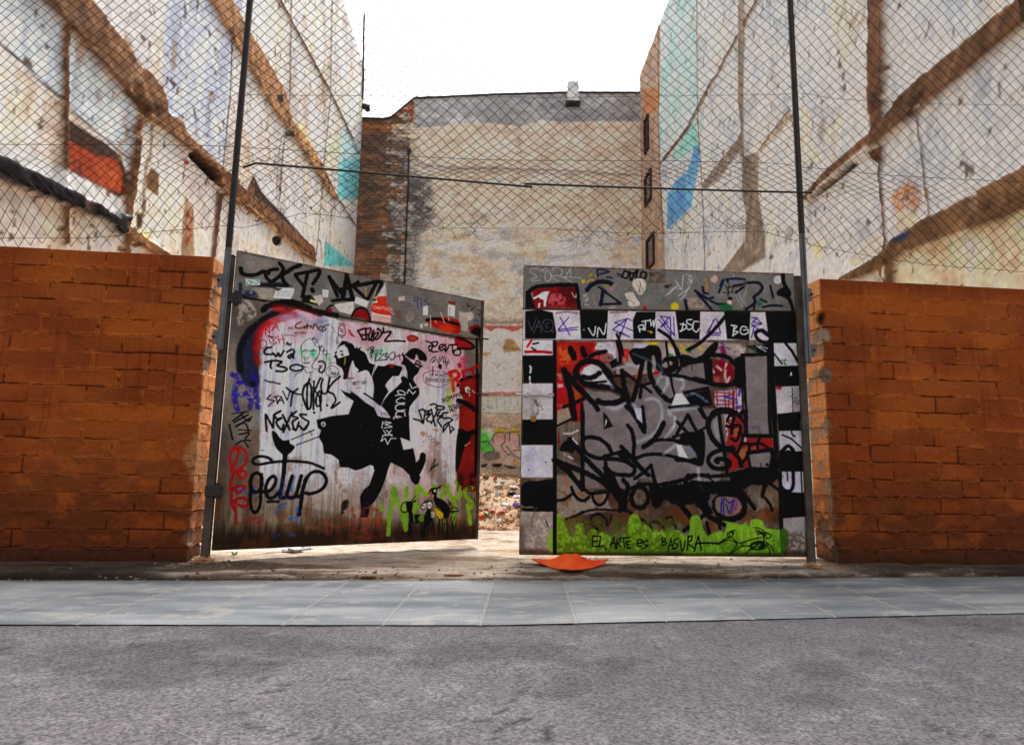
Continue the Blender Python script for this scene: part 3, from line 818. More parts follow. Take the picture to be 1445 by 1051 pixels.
b.build('building_body', M['rubble'], BR)
for (x0, x1, y0, y1) in ((911.5, 915.5, 168, 212), (912, 919.5, 247, 284), (914.5, 923.5, 336, 375)):
    a = onp(x0, (y0 + y1) / 2, PR, NR); c = onp(x1, (y0 + y1) / 2, PR, NR)
    zt = onp((x0 + x1) / 2, y0, PR, NR)[2]; zb = onp((x0 + x1) / 2, y1, PR, NR)[2]
    mid = (a + c) / 2; mid[2] = (zt + zb) / 2; hw = np.linalg.norm((c - a)[:2]) / 2; hh = (zt - zb) / 2
    f = MB()
    for sgn in (-1, 1):
        f.box(mid + DR * sgn * (hw + 0.05) + NR * 0.05, DR * 0.05, NR * 0.06, np.array([0, 0, hh + 0.1]))
        f.box(mid + np.array([0, 0, sgn * (hh + 0.05)]) + NR * 0.052, DR * hw, NR * 0.055, np.array([0, 0, 0.05]))
    wn = f.build('window', M['rust'], BR)
    p_ = MB(); p_.box(mid + NR * 0.03, DR * hw, NR * 0.012, np.array([0, 0, hh])); p_.build('pane', M['glass'], wn)

# back wall of the lot
XB0 = -9.6
cb = Canvas((XB0, 32.0, 0), (1, 0, 0), 17.4, 22.2, 0.045)
shp = (cb.ny, cb.nx)
cb.col[:] = (222, 203, 186)
cb.mottle((204, 182, 164), 1.6, 0.5, 0.15, 0.5, 0.5)
lowm = sst(15.4, 12.4, cb.V + 2.5 * (cb.nz) + 1.2 * (fbm(*shp, 60, 60, 3) - 0.5) * 4)
cb.blend(slice(None), lowm * 0.85, (222, 208, 190))
cb.mottle((222, 219, 221), 2.2, 0.50, 0.035, 0.95, 0.45, lowm)
cb.mottle((204, 182, 156), 1.3, 0.54, 0.05, 0.7, 0.5, lowm)
cb.mottle((176, 178, 186), 0.9, 0.58, 0.04, 0.7, 0.4, lowm)
cb.run('''
z 490 125 3.284
p a09fa1 1 ^1 305,44 800,20 1365,-60 1368,152 1160,150 1010,158 900,145 860,158 800,175 700,165 600,158 480,165 400,178 310,182
p b6b5b8 3 ^2 ~0.8 310,60 580,50 600,150 320,165
p d2cfcc 2 ^3 ~0.9 %0.45 450,145 610,130 605,165 470,170
p 8c8d92 3 ^2 ~0.7 1000,110 1330,100 1360,150 1010,155
p bcbdc2 3 ^2 ~0.7 %0.5 1080,20 1240,20 1240,110 1100,90
s 7a7470 3 2 ~0.8 300,312 350,352 440,362 540,372 680,370 830,376 1010,380 1180,394 1345,402
s 8f867f 5 3 ~0.4 350,362 560,386 830,388 1200,404
l a09a98 7 3 ~0.5 800,175 802,330
p 6d6a6a 7 ^5 ~0.9 285,400 370,410 405,500 395,620 330,700 320,903 255,903 270,600
p 57565a 5 ^4 ~0.8 %0.5 285,420 390,440 390,600 290,660
p c9c0b8 3 ^4 ~0.8 %0.55 300,640 340,760 310,903 265,903
p 86664f .8 60,125 210,125 205,310 195,590 178,1000 0,1000 0,300
p 9c5c38 2 ^2 ~0.8 75,130 210,130 305,42 308,130 305,165 210,160 208,210 75,220
p 9c5634 1.5 ^2 210,135 306,45 310,125 300,160 208,165
p d8c0a4 1 ^1 208,165 305,160 303,285 280,300 208,312
p 67605e .8 ^1 207,312 290,300 282,590 262,1000 172,1000 192,590
p c8c2c4 1 ^5 ~0.9 %0.55 207,320 285,310 262,1000 172,1000
p a05c38 1.5 ^4 ~0.9 %0.56 207,340 285,370 280,520 200,520
p 4e4848 1.5 ^3 ~0.9 %0.5 195,590 270,640 262,800 185,760
l 2c2826 1.6 .6 ~0.7 287,300 283,560 264,1000
z 670 430 8.09
p cfc4b4 2 -2000,-80 2600,-80 2600,230 -2000,230
p a08c78 3 ^3 ~0.7 %0.5 -2000,150 2600,150 2600,240 -2000,240
p 8d8880 1.5 ^2 ~0.8 -2000,165 600,190 2600,190 2600,225 600,215 -2000,215
p e2ddd6 1 -2000,275 2600,275 2600,1000 -2000,1000
p b4605a 1 ^.8 -2000,250 115,258 180,305 250,265 330,270 430,308 545,268 2600,262 2600,245 -2000,235
p b49468 1 ^.6 355,390 430,390 530,520 340,550 315,500
l 5e4630 1 .4 330,495 510,505
p b89a72 1 ^.6 60,535 190,550 130,590 60,585
p a8d8c8 4 ^3 ~0.5 %0.5 170,380 280,390 260,520 180,550
s 8094b8 1 .5 200,660 260,700 300,680 330,650 410,690;250,720 300,660;230,450 270,400
q b0a6a2 1 415,840 445,835 445,860 420,862
p c89890 1 ^1 @0.12 -2000,990 2600,990 2600,1035 -2000,1035
l b05848 1 .5 %0.45 -1000,1005 2000,1005;-1000,1025 2000,1025
z 670 550 8.09
p dcd4c8 1 -2000,70 2600,70 2600,270 -2000,270
l 9aa8b4 3 .8 ~0.8 150,100 150,200;250,100 250,200;340,100 340,180;415,100 415,180;480,100 490,180
p e6e4e2 1 ~0.9 265,100 335,100 330,200 265,200;420,100 490,100 480,220 425,220
l 6a6058 1.2 .5 @0.05 -2000,258 130,262 320,268 2600,280
p c2ae9c 2 -2000,285 2600,285 2600,900 -2000,900
p b89a84 3 ^2 ~0.6 %0.5 -2000,290 2600,290 2600,440 -2000,440
s b06438 1 .6 -300,380 70,420 130,425 210,470 300,435 380,445 460,425 520,480
q c8b83c .8 210,480 260,440 330,445 350,480 400,465 480,435 520,520 515,560 480,500 380,490 260,500
q 9adc88 .8 -300,430 60,440 150,460 210,480 215,560 160,600 60,600 -200,560
q d0e0d4 .8 ~0.8 90,430 190,450 200,520 150,500 130,440
q 5cc04c .8 55,520 110,495 155,530 150,580 90,590 55,575
q 5cc04c .8 60,610 150,595 200,650 220,690 150,715 70,690
q e0aaa4 .8 215,540 250,500 310,510 335,560 320,610 240,600
q e0aaa4 .8 180,620 240,600 300,640 340,760 300,780 270,700 200,660
q e0aaa4 .8 320,520 390,500 400,580 370,600 410,720 360,720 300,620
q e0aaa4 .8 405,560 440,495 495,530 500,640 470,690 420,640
q d8b0a0 .8 430,700 515,690 515,770 450,760;230,810 300,790 340,850 270,845;370,760 430,770 420,850 370,850
q c89c70 .8 440,790 505,790 500,860 450,860
s 1e1a1c 1.4 .4 215,600 205,540 240,495 320,490 350,560 320,620 300,630;350,490 480,480 510,560 500,680;395,490 395,590;300,640 380,740 400,730;160,590 210,560;60,600 150,592 220,690 150,715;360,640 440,740 520,780;430,690 520,690
q 6f665e 1.5 ~0.8 90,740 180,700 270,710 290,770 220,800 130,800
q 26221e 1.2 70,860 140,840 130,870 90,885;190,850 300,840 300,870 240,885;330,860 420,870 480,890 400,900
p 9c8c7c 3 ^2 ~0.7 %0.45 -2000,880 2600,880 2600,960 -2000,960
''')
cb.z = (490, 125, 3.284)
strip = ((cb.U + XB0) < -5.75) & (cb.V > 6)
cb.mottle((150, 98, 66), 0.8, 0.55, 0.04, 0.6, 0.4, strip * 1.0)
cb.mottle((92, 80, 74), 0.9, 0.53, 0.04, 0.7, 0.4, strip * 1.0)
cb.mottle((196, 186, 180), 0.5, 0.62, 0.03, 0.8, 0.4, (strip & ((cb.U + XB0) > -7.0)) * 1.0)
soot = ((cb.U + XB0) > -6.0) & ((cb.U + XB0) < -3.6) & (cb.V < 17) & (cb.V > 6)
cb.mottle((204, 196, 190), 0.5, 0.56, 0.03, 0.6, 0.5, soot * 1.0)
# coursing of the bare brick strips
br = (((cb.U + XB0) < -5.2) & (cb.V > 6)).astype(float) * sst(0.45, 0.6, fbm(*shp, 3, 30, 3) + 0.1)
crs = 0.5 + 0.5 * np.sin(cb.V * 2 * np.pi / 0.17 + 2 * cb.nz)
cb.col *= (1 - 0.22 * br * crs)[..., None]
cb.grain(0.05, 0.10, 0.5); cb.grain(0.05, 0.5, 0.6)
cb.spots((150, 146, 150), 40, 1.5, 4.0, (420, 480, 1200, 800), 0.6, 0.3)
cb.h += 0.03 * (fbm(*shp, 5, 5, 4) - 0.5)
OUT = [cb.uv(*p) for p in ((430, 169), (512, 167.5), (542, 168.5), (552, 166), (584, 139.5), (700, 134), (800, 131.2), (905, 131.5), (960, 131.5))]
ox = np.array([p[0] for p in OUT]); oz = np.array([p[1] for p in OUT])
ztop = np.interp(cb.U[0], ox, oz)
keep = cb.V < ztop[None, :] - 0.02
BB = thing('end_building', 'tall plastered back wall with grey band and soot stains, closing the lot', 'building', (-0.5, 32.0, 0))
cb.mesh('rear_wall', M['plaster'], BB, 1.3, keep, True, 1.05)
b = MB()
pr = [np.array([XB0, 32.035, 0.0])] + [np.array([XB0 + a, 32.035, z_ - 0.03]) for a, z_ in zip(ox, oz)] + [np.array([XB0 + ox[-1], 32.035, 0.0])]
b.prism(pr, np.array([0, 5.0, 0])); b.build('building_body', M['rubble'], BB)
b = MB()
for (x0, z0), (x1, z1) in zip(OUT[:-1], OUT[1:]):
    a = np.array([XB0 + x0, 32.1, z0]); c = np.array([XB0 + x1, 32.1, z1])
    b.prism([a + (0, -.17, -.03), a + (0, .3, -.03), a + (0, .3, .05), a + (0, -.17, .05)], c - a)
b.build('coping', M['dark'], BB)
b = MB(); b.tube([aty(576.5, 214, 31.9), aty(576, 260, 31.93), aty(574, 300, 31.94), aty(569.5, 430, 31.95)], 0.035, 8)
dp = b.build('drain_pipe', M['dark'], BB)
b = MB(); q = aty(577.5, 213, 31.85); b.lump(q, 0.14, (0.9, 0.8, 1.3), 0.2); b.build('pipe_head', M['blackp'], dp)
b = MB(); q0 = aty(800.5, 147, 31.75); q1 = aty(816.5, 120, 31.75); c = (q0 + q1) / 2
b.box(c + np.array([0, 0, 0.1]), np.array([(q1 - q0)[0] / 2, 0, 0]), np.array([0, 0.2, 0]), np.array([0, 0, (q1 - q0)[2] / 2]), 0.03)
vb = b.build('vent_box', M['vent'], BB)
b = MB(); b.box(np.array([c[0], 31.75, q0[2] + 0.03]), np.array([(q1 - q0)[0] / 2 + 0.09, 0, 0]), np.array([0, 0.22, 0]), np.array([0, 0, 0.06]), 0.02); b.build('vent_base', M['dark'], vb)
# ------------------------------------------------------------------ the two sheet-metal gates and everything sprayed on them
ZB_L, ZB_R = 0.11, 0.095
def gate_frame(bl, br, tl, tr, zb):
    a = atz(*bl, zb); c = atz(*br, zb); du = (c - a) / np.linalg.norm(c - a); n = np.array([du[1], -du[0], 0.0])
    t0 = onp(*tl, a, n); t1 = onp(*tr, a, n)
    return a, du, n, float(np.linalg.norm(c - a)), float(t0[2] - zb), float(t1[2] - zb)
a, du, n, W, H0, H1 = gate_frame((298.8, 776.8), (670.3, 760.5), (338.8, 353.6), (678.7, 424.0), ZB_L)
gl = Canvas(a, du, W, (H0, H1), 0.0052)
shp = (gl.ny, gl.nx)
T_ = gl.V / ((gl.H[0] + (gl.H[1] - gl.H[0]) * gl.U / W))           # 0 at the foot, 1 at the top
gl.col[:] = (136, 126, 116)
gl.mottle((110, 100, 92), 0.5, 0.5, 0.15, 0.7)
gl.mottle((158, 150, 142), 0.25, 0.58, 0.08, 0.6, 2.0)
gl.run('''
z 0 0 1
p 88847f .6 300,340 720,430 720,482 678,472 617,471 541,457 480,447 452,439 400,428 344,419 320,416
p dcd8da 2 ^2 367,470 375,452 420,436 480,452 541,460 617,474 655,482 652,560 650,700 600,735 500,730 430,715 400,690 366,690 367,560
''')
strk = fbm(*shp, 0.9 / gl.cell, 0.02 / gl.cell, 3)
gl.z = (0, 0, 1)
white = np.zeros(shp); tmp = gl.col.copy()
wp = gl.pts('367,470 375,452 420,436 480,452 541,460 617,474 655,482 652,560 650,715 366,715 367,560')
rr = gl.dist(wp, 0.1, True)
sgd = np.where(gl.inside(wp, rr[1]), 1.0, 0.0); white[rr[1]] = sgd
gl.blend(slice(None), white * sst(0.52, 0.66, strk) * 0.6, (166, 170, 186))
gl.blend(slice(None), white * sst(0.54, 0.40, strk) * 0.3, (226, 216, 216))
gl.mottle((222, 166, 180), 0.35, 0.52, 0.1, 0.7, 1.2, white * sst(0.55, 0.8, T_))
gl.mottle((186, 150, 150), 0.25, 0.6, 0.06, 0.4, 2, white)
lowf = sst(0.29, 0.08, T_ + 0.10 * (strk - 0.5))
gl.blend(slice(None), lowf * 0.75, (140, 122, 104))
st2 = fbm(*shp, 0.5 / gl.cell, 0.016 / gl.cell, 3)
gl.blend(slice(None), sst(0.5, 0.62, st2) * lowf * 0.5, (116, 98, 82))
gl.blend(slice(None), sst(0.5, 0.38, st2) * lowf * 0.45, (176, 162, 148))
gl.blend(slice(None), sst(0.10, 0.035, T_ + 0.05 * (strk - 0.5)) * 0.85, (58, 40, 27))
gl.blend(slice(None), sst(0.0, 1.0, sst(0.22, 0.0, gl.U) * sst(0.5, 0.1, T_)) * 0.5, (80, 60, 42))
gl.mottle((120, 80, 52), 0.16, 0.62, 0.05, 0.5, 1.5, sst(0.5, 0.1, T_))
gl.run('''
z 300 340 6.57
# upper left: scraped paper, arches, tags
p 928a84 2 ^2 %0.45 310,180 590,170 600,260 400,290 310,280
q b2aca4 2 ^2 %0.4 250,560 330,550 380,600 410,680 340,740 240,780 230,660
p a89f92 2 ^1 380,430 560,430 560,550 420,540 340,500
p 24252e 2 ~0.9 380,390 620,385 740,420 620,440 360,420
q B 2 ~0.95 260,920 330,830 430,810 400,1000 430,1250 420,1330 300,1330 240,1180 230,1040
s 23242e 11 2.5 690,650 560,680 430,760 330,850 270,960 250,1060 255,1200
s a82a2e 9 4 640,705 540,745 460,800 415,880 400,980 405,1060 420,1130
s c23a3c 5 4 ~0.7 690,720 560,765 480,820 440,900 430,1000
s c8323a 11 4 ~0.9 580,610 640,640 720,660 760,690
s d88090 9 5 ~0.6 740,690 650,700 560,740
s 9099b4 10 5 ~0.6 640,720 780,700 920,760 1040,740
s 8c94ac 12 6 ~0.6 1000,700 1010,800 980,900
s K 9 1.4 470,640 520,600 640,570 760,590 900,640 1040,670 1150,690
s K 7 1.2 640,560 760,565 900,620
s 6a2024 5 2 560,595 700,600 860,640 1000,690
s K 3 1 1040,660 1080,610 1130,590
s K 6.5 .9 262,255 272,300 330,318 410,312 470,285 520,300
s K 6 .9 620,205 655,255 640,300 600,345 545,375 505,345 490,300 540,270 600,262
s K 7 .9 815,222 730,260 690,290 640,310;640,310 655,370 690,412
s K 6 .9 770,310 880,290 975,270 992,290 970,340 930,400
l K 6 .9 770,325 850,430 832,520;880,300 850,440
s K 8 .8 922,452 926,462
l K 6.5 .8 1080,330 1155,510;1080,340 1215,512 1245,320;1240,300 1300,530
s K 5.5 .9 1108,555 1200,545 1320,552
p d4d0d0 .5 305,350 435,362 440,410 310,415
s 38a080 1.6 .4 330,370 360,380 350,405 325,405 320,385;370,375 395,395;400,370 425,370 415,395 395,395
p 3a4468 1.5 ^1.5 ~0.9 %0.4 245,390 270,395 285,470 380,455 430,500 420,530 260,515
s 303a5c 5 1 ~0.8 255,400 262,500 330,500
p dedde0 .5 590,430 755,440 755,470 725,540 560,530 580,470
l 666680 .5 .3 600,460 740,475;600,480 735,492;590,500 725,510
p 5e3a2a .6 570,435 650,440 600,465
p 241f20 .6 845,505 910,500 980,600 820,565
p d8d890 .5 905,540 970,560 960,580 900,560
p d5d2d2 .5 1015,450 1075,455 1070,525 1020,520
s 908888 .7 .4 1040,470 1055,485 1040,505
p c8c0ba .8 930,510 1010,500 1025,560 985,600
p d8cfc8 1 1120,590 1310,560 1312,690 1180,660
p 8a2028 1.2 1040,650 1100,620 1110,670
l K 3 .8 290,525 500,560
z 480 340 6.568
l K 6.5 .8 62,300 20,535;62,310 110,535
s K 6 .8 165,380 90,430 15,445;110,415 180,480 240,535
s K 7 .8 95,415 200,405 300,385 370,380 385,395 370,440 342,505
l K 5.5 .8 335,390 255,540
s K 5 .9 -10,550 60,540 130,547
p dcd9da .4 145,515 270,560 245,618 130,575
p e0dcd8 2 ~0.8 300,560 420,380 430,500 330,740 290,700
l d8b850 1.5 .8 240,430 235,520;330,470 300,560
q 9c2428 .8 105,700 140,640 200,620 250,650 285,740 200,720
s K 3.5 .6 105,700 140,640 195,618 250,650 285,745
# orange bottle poster
p e8e0d8 1 300,600 470,660 470,760 290,740
q e04830 .6 345,520 430,515 430,540 425,580 470,640 480,690 300,660 305,580 345,570
l e04830 1.1 .4 305,690 470,720;300,705 470,735;300,722 470,752;300,738 460,765
t ece4da .8 26 312 600 8 CANTEEN
s e05a40 1 .4 440,570 490,640 475,740
p 8ec4d8 .5 450,650 520,672 500,690
l K 3.4 .8 ~0.8 310,550 330,545
s V 1.6 .4 690,560 685,530 700,520 725,530 715,550 690,560;715,560 720,625;752,575 755,610;750,545 752,550;800,540 785,560 810,575 820,590 790,625
s V 1.5 .4 850,590 853,592;875,592 878,595;900,595 903,598
p dad6d6 .5 770,605 815,600 812,690 765,685
q a89e96 1 ~0.8 610,690 640,655 685,665 690,710 650,750 615,740
s 8a8078 1.2 .5 620,660 680,680 690,730;640,680 660,700
p c8beb6 .8 540,520 600,510 600,550 540,560
l 70685f 1 .4 580,570 655,585 650,605 580,600 580,570
q 907060 1 ~0.8 505,660 540,640 575,660 550,720 510,690
p dcd8d6 .5 1000,570 1065,590 1060,705 995,690
p 8a5030 .8 1000,555 1070,565 1065,600 1000,585
l 555050 .6 .3 1015,620 1015,680
p b8b0a8 1.2 ^1 1100,650 1190,670 1180,840 1100,830
q c6beb6 1.2 1165,670 1220,660 1240,700 1200,740 1170,710
p d0c8c4 1 ^1 %0.45 735,770 810,760 820,810 740,810
s K 1.4 .4 1180,580 1185,610 1210,600;1215,640 1240,620 1250,610;1265,640 1295,650 1290,690 1270,670
s 50407a 1.4 .5 1235,750 1265,730 1275,780 1245,770
q b43024 .8 800,730 900,705 1090,735 1110,850 1020,850 870,800
q cc5636 3 ~0.7 900,790 980,770 1060,810 1010,850 920,830
s K 5 .7 800,735 870,722 960,735 1090,775
l d8d0c8 1.3 .5 835,690 840,800;930,660 965,760;880,740 890,760;1000,700 1010,740
q 8e2422 1 1195,800 1280,780 1310,850 1270,880 1210,840
p K 1.2 1250,805 1345,800 1345,1060 1300,1050 1290,890 1200,850
# red and black lettering down the right side
q a4242a 1.2 1060,890 1140,890 1230,960 1220,1000 1090,990
s K 4 .7 1085,900 1180,930 1240,980 1200,1000 1090,995
q a03028 1 620,890 660,870 715,885 725,910 680,935 630,925
q c88070 2 ~0.6 640,890 700,890 690,915 650,915
z 480 480 6.568
q 9a2c26 1 ^1 1110,380 1180,340 1330,330 1330,620 1210,590 1130,520 1105,440
p 9a2c26 1.2 1105,600 1340,640 1340,1200 1090,1200 1100,850
p b04a30 6 ~0.5 1130,640 1240,640 1240,850 1120,840
p a84430 5 ~0.5 1140,380 1220,370 1240,520 1150,480
p 98302a 1 1080,930 1340,860 1340,1400 1080,1400
s K 5 .7 1090,420 1120,370 1210,340 1340,335
s K 9 .8 1095,560 1180,590 1250,640 1340,640
s K 9 .8 1110,840 1180,870 1240,850 1340,850
q K 1.2 1080,920 1110,850 1210,890 1170,960 1130,1060 1100,1180 1070,1200
l K 5 .7 1265,0 1270,400 1262,800 1255,1250
q ece6e2 .6 1155,450 1175,430 1200,445 1195,480 1170,485
l e8d8cc 1.4 .5 %0.5 1190,420 1200,520;1220,460 1250,490;1150,980 1200,950
s r 7 .9 1020,300 1035,370 1050,465
s r 6 .9 1010,300 1070,285 1100,320 1085,350 1040,365;1060,360 1085,375 1105,395
s b8282e 7 1 1105,230 1110,240
l b8282e 6 1 1135,280 1150,345
s b8282e 5.5 1 ~0.9 1160,280 1220,265 1310,215;1225,270 1235,330
s c04048 4 1 ~0.7 1290,230 1320,300
p d8408a 3 ~0.35 1110,150 1180,150 1180,330 1110,330
t d0486a .7 26 1115 160 0 HER
t d0486a .7 22 1112 195 0 LIV
# tags on the white field
s K 3 .5 800,10 830,20 860,45 820,60 830,100
s K 2.8 .5 850,20 900,15 890,50 855,65 850,105 905,105;920,75 950,60 960,40 930,45 915,70 930,95 970,80;975,40 975,105 1005,60;1010,45 1080,40;1040,45 1045,115 1065,90
s K 2.6 .5 1070,90 1100,85 1118,110 1100,140 1060,135 1045,110 1070,90
s 2a2a34 1.3 .4 835,195 870,150 865,190 850,210 885,185;880,150 910,210 920,160;930,190 950,150 960,220;970,150 985,240 1005,180;960,200 1020,210
p 3c2a22 .6 915,215 945,230 940,275 905,255
l b03050 2.4 .8 862,250 855,330
s 40384c .9 .4 770,350 780,310 840,285 920,290 990,310 1015,350 1000,400 920,435 830,415 780,385 770,350
t 40384c .9 26 830 308 2 I'M_NOT
t 40384c 1 32 795 348 3 BANKSEA
s 40384c .8 .4 940,412 950,400 962,412
p b8d060 3 ~0.5 %0.45 1000,330 1060,330 1030,640 980,600
s a8cc40 3 1 ~0.6 1010,460 990,520 1000,600 1030,640;1090,290 1130,270
t 26222a 1.3 34 945 545 -22 ROMANSEA
t 26222a 1.2 28 1005 610 -20 POUR
t 26222a 1.2 30 1010 645 -28 MURRO
s K 3 .5 835,600 870,590 900,605;885,625 915,610 965,620 950,640 900,640 885,625
l K 3 .6 680,730 730,740;735,660 765,765;765,640 730,650;730,740 770,770 790,650
s K 3 .6 765,640 800,660 830,650 800,690 840,680 800,735 845,760
l K 3 .6 845,640 880,790;905,640 845,770
s K 3 .6 925,660 900,700 950,700 905,740 940,800;1000,670 950,680 950,720 1010,720 1040,740 990,770 960,800 955,850
l K 2.6 .6 955,850 1010,770 1020,840;1035,800 1055,830;1050,820 1020,860
p b07848 1.5 ~0.7 ^1 750,840 800,860 770,890 745,870;860,825 920,830 910,845 870,840
t 9a7858 1.3 34 835 880 40 COME
q c4c0cc 2 ~0.7 700,920 760,895 800,930 790,980 730,990
q ece8ec .6 735,935 752,925 762,940 745,952
s 906050 2.5 1 ~0.6 1040,700 1090,690 1080,740
s 8a7060 1 .5 ~0.5 850,230 900,250 1000,260
# EROZ, chaos and the rest along the top
z 480 340 6.568
l K 3.4 .6 165,835 205,900;165,830 235,808;205,870 240,870;205,915 245,910;235,810 245,905
s K 3 .6 245,815 285,810 270,860 240,870;265,870 270,920 300,880 310,830 290,890 300,925 340,880 355,850 320,860 310,900 345,910 385,860 375,830 345,820;350,810 400,850 400,805
s K 3.2 .6 395,850 470,840 440,890 415,920 430,930 520,925 600,930
s 2a2a30 1.4 .4 245,1010 270,990 310,980 290,1030;270,1050 300,1000 330,1060
l b8303a 2.5 .8 85,830 105,870;105,870 130,885
t 5a4a5a .7 20 -15 880 90 JAZZ
z 480 480 6.568
s 2a2c30 1.6 .5 255,100 290,80 285,165 310,70 300,65;300,120 340,90 325,180 350,110;350,100 390,90 365,130 400,130 360,175;400,130 440,120 415,150 450,150 420,180;455,140 490,110 510,150 480,185 455,160;520,150 570,140;545,130 555,175
l 2a2c30 1.6 .5 320,190 440,180
p 90dcc0 4 ~0.5 %0.4 270,80 400,60 470,110 440,150 300,190
s 60c0a0 1.2 .5 ~0.8 360,30 380,60;440,70 430,100;270,120 330,140 400,130
z 300 340 6.57
# portrait, CHAOS, TNA DISH, cwa TSO, STAY, DYOX
s 4a3c22 2 .5 825,750 780,770 768,795 800,810 850,800;850,790 855,810 880,770 875,815;880,790 920,790 905,810;930,815 950,770 985,825;1000,790 980,815 1010,830 1020,800 1000,790;1080,775 1030,790 1050,820 1020,840
s 4a3c22 1 .4 ~0.8 1100,790 1130,830 1125,850
t 55505a .7 15 705 800 2 SOS_TO
t 55505a .7 15 760 845 0 NOT_ROMA
l 40383a 1 .4 670,870 780,880
l b82838 1.6 .5 420,830 470,820;445,825 460,890;495,880 490,800 530,860 525,780;545,835 590,770 615,830;555,810 605,795
s b82838 1.6 .5 430,925 455,1000 500,960 480,920 415,935;525,910 535,950;550,900 570,885 590,900 560,920 590,945 560,960
l b82838 1.6 .5 605,880 620,945;645,865 665,955;610,915 660,910
p 302828 1 ^2 ~0.8 670,935 740,950 720,970 680,960
l 302828 3 1 520,880 550,895
s 3a2c34 1.2 .4 1165,870 1170,800 1195,780 1225,800 1225,870 1165,870 1168,875 1190,890 1225,875;1180,810 1210,830;1180,830 1215,850;1200,890 1200,910;1170,770 1200,765 1230,780
s b02838 2.5 .6 1265,830 1280,860 1300,870
t 35303c 1.3 44 945 890 48 KLAXX
s 3a343c 1 .4 905,900 850,930 820,990 825,1050 870,1120;950,920 990,970 985,1050 940,1110
p 50c888 4 ~0.55 905,1000 960,1020 940,1060 900,1050
q 8acfa0 4 ~0.5 780,1000 830,1000 840,1060 800,1070
s 3a343c 1 .4 830,1030 850,1010 880,1010;905,1020 940,1010 960,1030
z 300 480 6.57
s K 3.4 .5 545,65 500,75 478,105 495,130 560,130;560,120 590,150 610,120 625,150 660,100;690,110 740,85 755,115 720,165 700,150 740,130 750,165
s K 3.6 .5 485,205 560,190 640,195;545,195 535,240 545,260;640,205 600,235 660,250 690,270 650,290 590,285
s K 3.4 .5 725,240 780,225 830,245 830,270 770,285 720,265 725,240
s K 3 .5 985,200 1020,195 1045,225 1035,280 1005,300 985,280 1000,250
l b03030 2 .6 985,240 1010,238
s 3a343c 1 .4 820,50 830,120 825,180 840,240 880,250;830,110 850,95 870,110;880,100 930,100 950,90;850,160 870,170 900,150;985,60 990,120 960,180 920,240 950,270 975,260;850,240 870,300 930,290;910,300 900,350;760,340 780,310 830,290;840,205 870,215 900,200
q 50c090 1.5 ~0.8 905,120 935,115 950,140 930,150 910,140
s 50c888 2 1 ~0.7 930,150 960,180;820,80 830,120;850,150 880,180
s 8a3050 2 .6 ~0.8 845,205 870,215 895,205
s 3a343c .9 .4 1050,290 1070,250 1110,235 1150,255 1170,300 1140,335 1090,340 1055,315 1050,290
t 3a343c 1 22 1085 255 20 I
t 3a343c 1 26 1100 290 15 ART
s 3a343c 1 .4 1080,215 1120,205 1165,215
p 78d078 3 ~0.5 1040,140 1100,150 1080,200 1045,190
l 1c2838 2.5 .8 485,370 520,385 570,390;580,395 625,405
l K 2 .5 540,505 500,545 575,560 515,610;565,530 615,515;590,525 600,590;600,590 635,520 660,585;610,560 650,555;650,470 690,555;720,470 690,555
s K 3 .6 685,440 720,470 750,480;715,470 790,500 830,500;790,450 745,490 730,560 725,610
s K 3.6 .5 900,360 880,420 875,520 880,620 905,630 915,560 915,440 890,395 850,430 835,500 850,570 880,640
l K 3.4 .5 940,380 935,640;945,470 1000,350;930,440 990,520 1005,650
s K 3.4 .5 990,470 960,540 965,610 1000,590 1005,500 990,470;1020,360 1005,430 1020,490 1060,480 1085,350
s K 3.4 .5 1180,335 1110,400 1070,470 1120,500 1140,560 1100,630 1180,575;1060,600 1065,605
l K 3.4 .8 940,670 945,672
l K 3.6 .6 490,690 500,840;495,690 560,810 570,690
s K 3.6 .6 630,655 575,690 600,730 640,720 590,760 640,830 660,780
l K 3.6 .6 650,690 715,830;735,670 655,850
s K 3.6 .6 775,660 740,700 790,720 740,760 770,835 800,760;870,690 810,690 850,730 890,760 850,830 800,790
l K 3 .6 740,820 770,835;850,830 870,790
l 2a2a30 1.4 .4 450,1018 475,1022
# blue and black scribble on the left column
s 4034a0 9 1.5 ~0.9 %0.35 185,320 230,340 215,420 200,520 230,640
s 4034a0 8 1.5 ~0.9 %0.35 230,400 300,390 340,450 290,500 220,510;300,500 360,560 340,630
s 4034a0 9 1.5 ~0.85 %0.35 370,310 400,380 400,500 420,620
q 24252c 2 340,390 390,380 400,430 360,430
l 2a9a9a 1.2 .8 ~0.6 170,430 200,450;180,490 240,500;400,620 410,800
l K 3 .7 155,785 185,920;190,745 290,670;200,760 330,690;215,800 350,720
s K 2.4 .7 260,690 330,750 360,710;220,790 300,770 330,850 260,870;250,870 340,860 300,920 350,930;210,970 280,930 330,990
l 2a201c 2 .8 180,680 330,660;240,830 360,835
q R 1.2 ~0 0,0 1,1 2,0
# getup, red 80 tag
z 290 620 5.84
s R 4.2 .8 275,90 235,70 205,110 205,190 235,260 300,230 340,160 320,90 275,65 220,90;275,90 250,180 215,260
s R 4.2 .8 300,260 270,280 285,320 325,310 330,270 300,255 240,270 215,330 200,390 215,420
s a8242c 5 .9 215,400 300,380 320,400 270,440 225,400 215,520 240,580;235,500 300,480 345,500 345,540 300,550 240,520
l a02c2c 4 1 245,560 255,690
s c85a5a 3 1 %0.5 240,540 300,500 330,530
s 9c3c30 4 3 ~0.5 250,720 330,670 430,640
s b 4 1.5 ~0.8 %0.4 270,410 330,430 360,440;400,390 410,460;640,300 650,380;730,310 690,480;760,390 740,480;610,420 630,490
